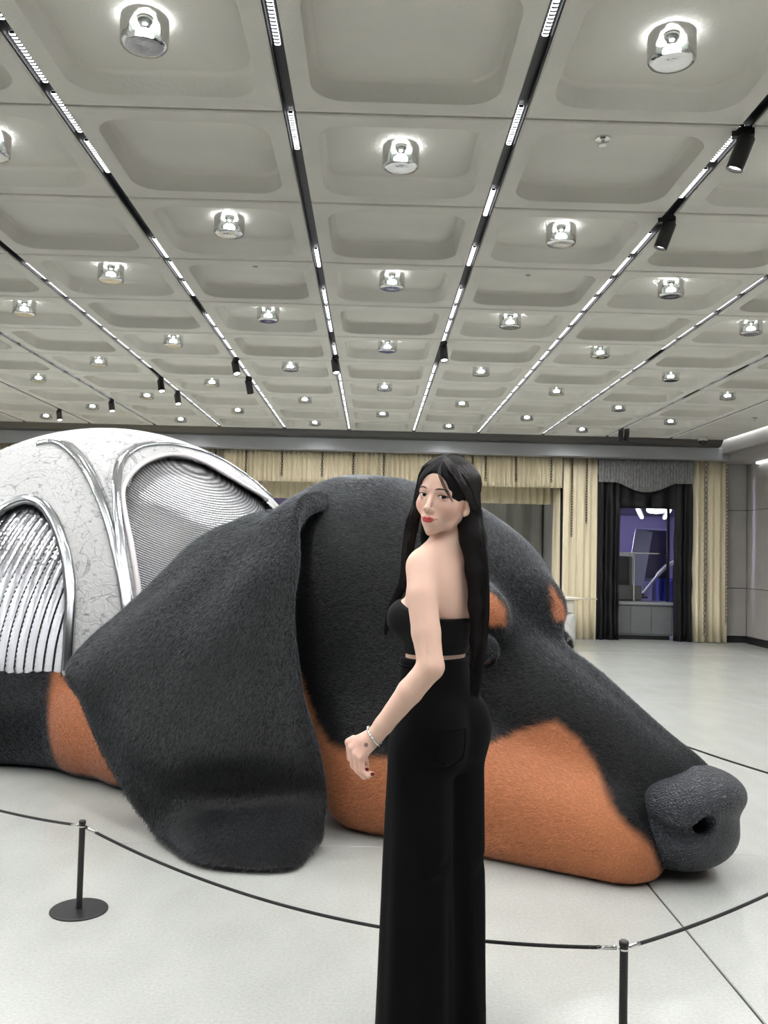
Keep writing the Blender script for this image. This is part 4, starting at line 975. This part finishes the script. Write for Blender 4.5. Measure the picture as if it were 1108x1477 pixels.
blend(hd*eb*(Hm[:, 1] > .066)*(Hm[:, 2] <= .001)*.6*np.clip(1-np.abs(sl-.0004)/.0012, 0, 1), (110, 70, 62))
blend(hd*.35*np.exp(-(((Hm-np.array([.031, .075, .010]))/np.array([.016, .02, .006]))**2).sum(1)), (190, 130, 112))
blend((Vp[:, 2] < .96)*.25*(Vp[:, 0] < .0), (225, 160, 150))
tat = np.linalg.norm(Vp-np.array([-.005, 2.425, .868]), axis=1); blend((tat < .006)*.7, (70, 50, 60))
skin = mat('skin', SKIN, .5, spec=.35, vcol='col', subsurf=.12)
woman = tag(empty('person', (BC[0], BC[1], 0)), 'person with long black hair, black tube top and wide black trousers, looking back', 'person')
PINV = Matrix.Translation((BC[0], BC[1], 0)).inverted()
def ppart(o): o.parent = woman; o.matrix_parent_inverse = PINV; return o
pbody = ppart(obj('body', newmesh('body', Vp, Qp, True, Cp, [skin])))
# eyes
def eye_mesh(c):
    n1, n2 = 24, 32; V_, col_ = [], []; E_ = hw(*c); g = nrm(np.array([-.0, .0, CAM_H])-E_+np.array([.25, 0, .05])); up = nrm(HU-g*(HU@g)); sd = np.cross(g, up)
    for i in range(n1+1):
        th = math.pi*i/n1
        for j in range(n2):
            ph = 2*math.pi*j/n2; d_ = g*math.cos(th)+(sd*math.cos(ph)+up*math.sin(ph))*math.sin(th); V_.append(E_+d_*.0124)
            k = th*.0124; col_.append((.003, .003, .003) if k < .0030 else (lin((50, 32, 24)) if k < .0066 else lin((232, 226, 222))))
    q = [[i*n2+j, i*n2+(j+1) % n2, (i+1)*n2+(j+1) % n2, (i+1)*n2+j] for i in range(n1) for j in range(n2)]
    return newmesh('eye', np.array(V_), np.array(q), True, np.array(col_))
eye_m = mat('eye_surface', (.8, .8, .8), .12, vcol='col', coat=.6)
for c in EYES: ppart(obj('eye', eye_mesh(c), eye_m))
# eyebrows laid on the forehead surface
def on_face(a, c):
    lo_, hi_ = .03, .12
    for _ in range(22):
        m_ = (lo_+hi_)/2; d_ = head_only(hw(a, m_, c)[None].astype(np.float32))[0]
        if d_ < 0: lo_ = m_
        else: hi_ = m_
    return hw(a, lo_, c)
brow_m = mat('brow_hair', lin((104, 80, 72)), .8)
for s in (-1, 1):
    cs_ = [(.013, .0190), (.022, .0215), (.032, .0222), (.042, .0200), (.050, .0155)]
    P_ = np.array([on_face(s*a, c) for a, c in cs_]); P_ = spline(P_, 16); R_ = np.interp(np.linspace(0, 1, 16), [0, .2, .6, 1], [.0014, .0028, .0024, .0006])
    ppart(MB().tube(P_, R_, 8, True, (1, .22), np.repeat(HF[None], 16, 0)).build('eyebrow', brow_m, None, True))
# upper lashes
lash_m = mat('lash', lin((24, 17, 16)), .6)
for s in (-1, 1):
    P_ = []
    for t in np.linspace(-1.02, 1.02, 15):
        a = .0305+.0162*t*.86; c = .0046*max(0, 1-abs(t*.86)**2.2)+.0012*t*.86+.0002; q = np.array([a-.0305, 0, c]); b_ = math.sqrt(max(.0144**2-q[0]**2-q[2]**2, 1e-8)); P_.append(hw(s*a, .0665+b_, c))
    ppart(MB().tube(P_, np.interp(np.linspace(0, 1, 15), [0, .5, 1], [.0004, .0008, .0009]), 6).build('eyelash', lash_m, None, True))
# nails
nail_m = mat('nail_polish', lin((120, 26, 34)), .2, coat=.5)
for k in range(4):
    c, r = fingers(k); t = nrm(c[-1]-c[-2]); tip = c[-1]+t*.0015; n_ = nrm(np.array([.2, -1, .1])-t*(np.array([.2, -1, .1])@t))
    P_ = [tip-t*.007+n_*r[-1]*.80, tip-t*.002+n_*r[-1]*.92, tip+t*.004+n_*r[-1]*.72]
    ppart(MB().tube(P_, [.0042, .0048, .0030], 8, True, (1, .35), n_).build('nail', nail_m, None, True))
# bracelet
ax_ = nrm(np.array([-.004, 2.449, .872])-EL); wc = WR+ax_*.004; e1 = nrm(np.cross(ax_, (0, 0, 1))); e2 = np.cross(ax_, e1)
ring = [wc+(e1*math.cos(t)+e2*math.sin(t))*.0292+ax_*.006*math.sin(t) for t in np.linspace(0, 2*math.pi, 41)]
silver = mat('silver', (.82, .82, .82), .18, metal=1)
br = ppart(MB().tube(ring, .0030, 8, False).build('bracelet', silver, None, True))
MB().lathe([(.001, -.004), (.004, -.002), (.004, .002), (.001, .004)], 10, Matrix.Translation(tuple(wc+e1*.030+np.array([0, 0, -.004])))).build('charm', silver, br, True)

# clothing
black_knit = mat('black_knit', (.0026, .0026, .003), .75, spec=.2, bump=.15, bscale=500)
black_denim = mat('black_denim', (.0016, .0016, .0022), .85, spec=.14, bump=.2, bscale=700)
def top_sdf(P):
    B = blocal(P); d = torso_sdf(P)-.006
    d = d-.0015*np.sin(B[..., 2]*260+6*B[..., 0])*np.clip((1.16-B[..., 2])/.05, 0, 1)
    d = smax(d, B[..., 2]-(1.222+.33*np.clip(B[..., 1], -.06, .2)), .004)
    return smax(d, 1.097-B[..., 2], .004)
v_, q_ = surface(top_sdf, (-.02, 2.40, 1.06), (.44, 2.85, 1.34), .005); ppart(obj('tube_top', newmesh('tube_top', relax(v_, q_, 1), q_, True), black_knit))
HZ = [.70, .80, .88, .95, 1.02, 1.06, 1.10]
HL_, HFR = [.145, .150, .152, .145, .126, .117, .116], [.105, .110, .112, .106, .093, .088, .088]
HXc, HYc = [.200, .200, .200, .199, .192, .188, .187], [2.615, 2.615, 2.614, 2.614, 2.615, 2.615, 2.615]
LZ = [0., .25, .5, .7, .85]
LEG = {0: ([.146, .146, .146, .148, .150], [2.552, 2.552, 2.555, 2.560, 2.565], [.094, .090, .086, .084, .082], [.118, .112, .106, .100, .095]),
       1: ([.254, .252, .252, .252, .252], [2.638, 2.638, 2.645, 2.655, 2.66], [.088, .084, .082, .080, .080], [.112, .106, .100, .097, .092])}
def elz(P, zs, xc, yc, rl, rf, fold=0., ph=0.):
    z = P[..., 2]; x = P[..., 0]-np.interp(z, zs, xc); y = P[..., 1]-np.interp(z, zs, yc); l = x*BL[0]+y*BL[1]; f = x*BF[0]+y*BF[1]
    a, b = np.interp(z, zs, rl), np.interp(z, zs, rf)
    if fold:
        th = np.arctan2(f/b, l/a); g = 1+fold*np.clip((.95-z)/.6, .1, 1)*(np.sin(5*th+ph+1.2*z)+.6*np.sin(9*th+2*ph-2*z)); a = a*g; b = b*g
    k = np.sqrt((l/a)**2+(f/b)**2); return (k-1)*np.minimum(a, b)
def trouser_sdf(P):
    B = blocal(P)
    d = elz(P, HZ, HXc, HYc, HL_, HFR, .006, 1)
    M = B.copy(); M[..., 0] = np.abs(M[..., 0]); d = smin(d, ell(M, (.072, -.060, .880), (.070, .060, .085)), .05)
    d = smax(d, .76-P[..., 2], .06)
    for k in (0, 1): d = smin(d, smax(elz(P, LZ, *LEG[k], .035, 1.0+2.4*k), P[..., 2]-.88, .05), .022)
    d = smax(d, -cone(B, (0, -.16, .93), (0, -.125, .70), .012, .02), .03)
    # creases behind the knee and under the seat
    for p, q in (((.16, -.06, .80), (.02, -.14, .78)), ((.14, -.08, .50), (.05, -.13, .56)), ((-.02, -.13, .46), (-.10, -.12, .52))): d = smax(d, -cone(B, p, q, .006, .008), .02)
    d = smax(d, P[..., 2]-1.086, .004)
    return smax(d, .006-P[..., 2], .004).astype(np.float32)
v_, q_ = surface(trouser_sdf, (-.06, 2.36, -.02), (.48, 2.92, 1.12), .0075); v_ = relax(v_, q_, 1)
tro = ppart(obj('trousers', newmesh('trousers', v_, q_, True), black_denim))
def on_trouser(l, z):       # back surface of the trousers at body coordinate l, height z
    lo_, hi_ = -.30, -.02
    for _ in range(22):
        m_ = (lo_+hi_)/2
        if trouser_sdf(bw(l, m_, z)[None].astype(np.float32))[0] > 0: lo_ = m_
        else: hi_ = m_
    return bw(l, hi_, z)
pk = [(.035, .905), (.125, .905), (.125, .82), (.08, .795), (.035, .82), (.035, .905)]
Pk = np.array([on_trouser(*np.array(pk[i])*(1-t)+np.array(pk[i+1])*t) for i in range(5) for t in np.linspace(0, 1, 6)[:-1]]+[on_trouser(*pk[0])])
MB().tube(Pk-BF*.0008, .0022, 6).build('pocket_seam', black_denim, tro, True)
wb = [bw(.116*math.cos(t), .087*math.sin(t), 1.066)+np.array([-.016, 0, 0]) for t in np.linspace(0, 2*math.pi, 49)]
MB().tube(wb, .0022, 6, False).build('waistband_seam', black_denim, tro, True)
shoe_m = mat('black_leather', (.008, .008, .008), .3, coat=.3)
def shoe(heel, toe):
    h, t = np.array([*heel, 0]), np.array([*toe, 0]); d_ = nrm(t-h); s = np.array([-d_[1], d_[0], 0]); ln = np.linalg.norm(t-h); loops = []
    for k, (u, w_, z_) in enumerate(((0, .018, .05), (.05, .03, .07), (.25, .033, .075), (.45, .036, .062), (.65, .042, .045), (.82, .036, .034), (.94, .018, .026), (1, .004, .016))):
        loops.append([h+d_*ln*u+s*w_*math.cos(a)*(1 if math.sin(a) > 0 else 1)+np.array([0, 0, max(0.003, z_*.5+z_*.5*math.sin(a))]) for a in np.arange(14)*2*math.pi/14])
    mb = MB(); mb.loft(loops, cap=True); return mb
for hl, to in (((.178, 2.480), (.048, 2.695)), ((.285, 2.59), (.215, 2.74))):
    so = ppart(shoe(hl, to).build('shoe', shoe_m, None, True)); c = np.array([*to, .03])*.85+np.array([*hl, .03])*.15
    MB().lathe([(.006, -.002), (.008, 0), (.006, .002)], 10, Matrix.Translation(tuple(c+np.array([0, -.0, .012])))).build('buckle', silver, so, True)

# hair: a soft cap and falls, covered in strands
hair_m = mat('black_hair', lin((22, 16, 18)), .36, spec=.5); hair_base = mat('hair_underlayer', lin((14, 11, 12)), .7, spec=.2)
def cap_pt(a, b, c, k=1.0):     # point pushed out to the cap surface
    p = np.array([a, b, c])-np.array([0, -.014, .036]); q = p/np.array([.086, .107, .092]); q /= np.linalg.norm(q); return np.array([0, -.014, .036])+q*np.array([.086, .107, .092])*k
LB_ = [np.array(hw(.068, -.045, -.04)), np.array([.285, 2.552, 1.43]), np.array([.297, 2.542, 1.34]), np.array([.304, 2.545, 1.24]), np.array([.303, 2.54, 1.14]), np.array([.294, 2.535, 1.03])]
LR_ = [np.array(hw(-.076, .014, -.03)), np.array([.112, 2.60, 1.46]), np.array([.105, 2.65, 1.38]), np.array([.098, 2.665, 1.30]), np.array([.062, 2.69, 1.22]), np.array([.045, 2.70, 1.165])]
LR2 = [np.array(hw(-.074, -.03, -.03)), np.array([.165, 2.65, 1.44]), np.array([.16, 2.68, 1.36]), np.array([.15, 2.70, 1.28])]
def hair_sdf(P):
    H = hlocal(P); M = H.copy(); M[..., 0] = np.abs(M[..., 0])
    d = ell(H, (0, -.014, .036), (.084, .105, .090))
    op = ell(H, (0.002, .108, -.034), (.057, .082, .101))
    wv = .060*np.clip((.082-H[..., 2])/.070, 0.001, 1)**.75; op = np.maximum(op, (np.abs(H[..., 0]-.003)-wv)*.8)
    d = smax(d, -op, .010)
    d = smax(d, -ell(H, (.086, .020, -.032), (.030, .030, .042)), .008)
    bk = ell(H, (0, -.055, -.03), (.070, .055, .085)); d = smin(d, bk, .03)
    d = smin(d, chain(P, LB_, [.034, .036, .030, .027, .020, .006], .02), .03)
    d = smin(d, chain(P, LR_, [.015, .018, .017, .013, .007, .002], .01), .02)
    d = smin(d, chain(P, LR2, [.02, .022, .02, .01], .02), .02)
    d = smax(d, -op, .006)
    return d
v_, q_ = surface(hair_sdf, (-.01, 2.40, 1.0), (.40, 2.80, 1.70), .004); v_ = relax(v_, q_, 2)
hair = ppart(obj('hair', newmesh('hair', v_, q_, True), hair_base))
SV, SF = [], []; nv_ = 0
def strand(pts, r0, n=22):
    global nv_
    P = spline(pts, n); T = np.gradient(P, axis=0); T /= np.linalg.norm(T, axis=1)[:, None]+1e-9
    ref = np.array([.3, -1, .2]); s = np.cross(T, ref); s /= np.linalg.norm(s, axis=1)[:, None]+1e-9; u_ = np.cross(s, T)
    R = (r0*np.interp(np.linspace(0, 1, n), [0, .1, .8, 1], [.5, 1, .9, .15]))[:, None]
    V_ = np.stack([P+R*(math.cos(a)*s+math.sin(a)*u_) for a in (0.5, 2.6, 4.7)], 1).reshape(-1, 3)
    i = np.arange(n-1)[:, None]*3; j = np.arange(3)[None]; a = i+j; b = i+(j+1) % 3
    SV.append(V_); SF.append(np.stack([a, b, b+3, a+3], -1).reshape(-1, 4)+nv_); nv_ += n*3
hr = np.random.default_rng(3)
for k in range(1100):            # her left: over the crown, behind the ear, down the back
    t = hr.random(); b0 = .068-.135*t; w_ = hr.normal(0, .9, 2)*.55; jit = hr.normal(0, .0018, 3)
    p0 = hw(*(cap_pt(.004, b0, .12)*1.0)); m1 = cap_pt(.05+.01*hr.random(), b0*.75-.008, .075, 1.015); m2 = cap_pt(.085, b0*.45-.030, .025, 1.02)
    side = hr.uniform(-1, 1)
    pts = [p0, hw(*m1), hw(*m2)]
    for i, (g, r_) in enumerate(zip(LB_, (.030, .034, .031, .029, .024, .014))):
        pts.append(g+np.array([.78, -.35, 0])*r_*side+np.array([.35, -.8, 0])*r_*math.sqrt(max(0, 1-side*side))*(.9+.15*hr.random())+np.array([0, 0, hr.normal(0, .002)-(hr.random()*.05 if i == 5 else 0)]))
    strand([p+jit*(.3 if q < 3 else 1) for q, p in enumerate(pts)], .0009)
for k in range(320):            # front hairline on her left, swept down the temple behind the ear
    t = hr.random(); f0 = .055-.03*t; p0 = hw(*cap_pt(.004, .066-.02*t, .12)); side = hr.uniform(-1, .6)
    pts = [p0, hw(*cap_pt(.034, f0+.012, .078, 1.012)), hw(*cap_pt(.062, f0, .045, 1.012)), hw(*cap_pt(.080, f0-.030, .012, 1.015))]
    for i, (g, r_) in enumerate(zip(LB_, (.030, .034, .031, .029, .024, .014))): pts.append(g+np.array([.78, -.35, 0])*r_*side+np.array([.35, -.8, 0])*r_*math.sqrt(max(0, 1-side*side))*.95)
    strand([p+hr.normal(0, .0012, 3) for p in pts], .0008)
for k in range(700):            # her right: frames the face, falls in front of the far shoulder
    t = hr.random(); b0 = .070-.10*t; jit = hr.normal(0, .0016, 3)
    p0 = hw(*cap_pt(.004, b0, .12)); m1 = cap_pt(-.048, b0*.8+.006, .078, 1.015); m2 = cap_pt(-.085, b0*.6+.004, .03, 1.02); side = hr.uniform(-1, 1); pts = [p0, hw(*m1), hw(*m2)]
    for i, (g, r_) in enumerate(zip(LR_, (.015, .018, .016, .013, .009, .004))):
        pts.append(g+np.array([.9, .2, 0])*r_*side+np.array([-.3, -.9, 0])*r_*math.sqrt(max(0, 1-side*side))+np.array([0, 0, -(hr.random()*.03 if i == 5 else 0)]))
    strand([p+jit*(.3 if q < 3 else 1) for q, p in enumerate(pts)], .0008)
for k in range(40):             # fine fringe strands over the forehead
    q = hr.random(); s = 1 if k % 3 else -1
    strand([hw(*cap_pt(.004, .062, .12)), hw(s*(.012+.01*q), .086, .070), hw(s*(.024+.014*q), .0865, .045), hw(s*(.040+.012*q), .078, .018), hw(s*(.056+.006*q), .060, -.01)], .00035)
for k in range(260):            # back of the head
    t = hr.random(); an = hr.uniform(-1, 1); p0 = hw(*cap_pt(.004, -.02-.05*t, .12)); pts = [p0, hw(*cap_pt(.05*an, -.09, .09, 1.01)), hw(*cap_pt(.06*an, -.11, .03, 1.02))]
    for i, (g, r_) in enumerate(zip(LB_[1:], (.034, .031, .029, .024, .014))): pts.append(g+np.array([.8, .3, 0])*r_*an*.9+np.array([.2, .6, 0])*r_)
    strand([p+hr.normal(0, .0015, 3) for p in pts], .0011)
st = obj('strands', newmesh('strands', np.concatenate(SV), np.concatenate(SF), True), hair_m, hair); tag(st, kind='stuff')
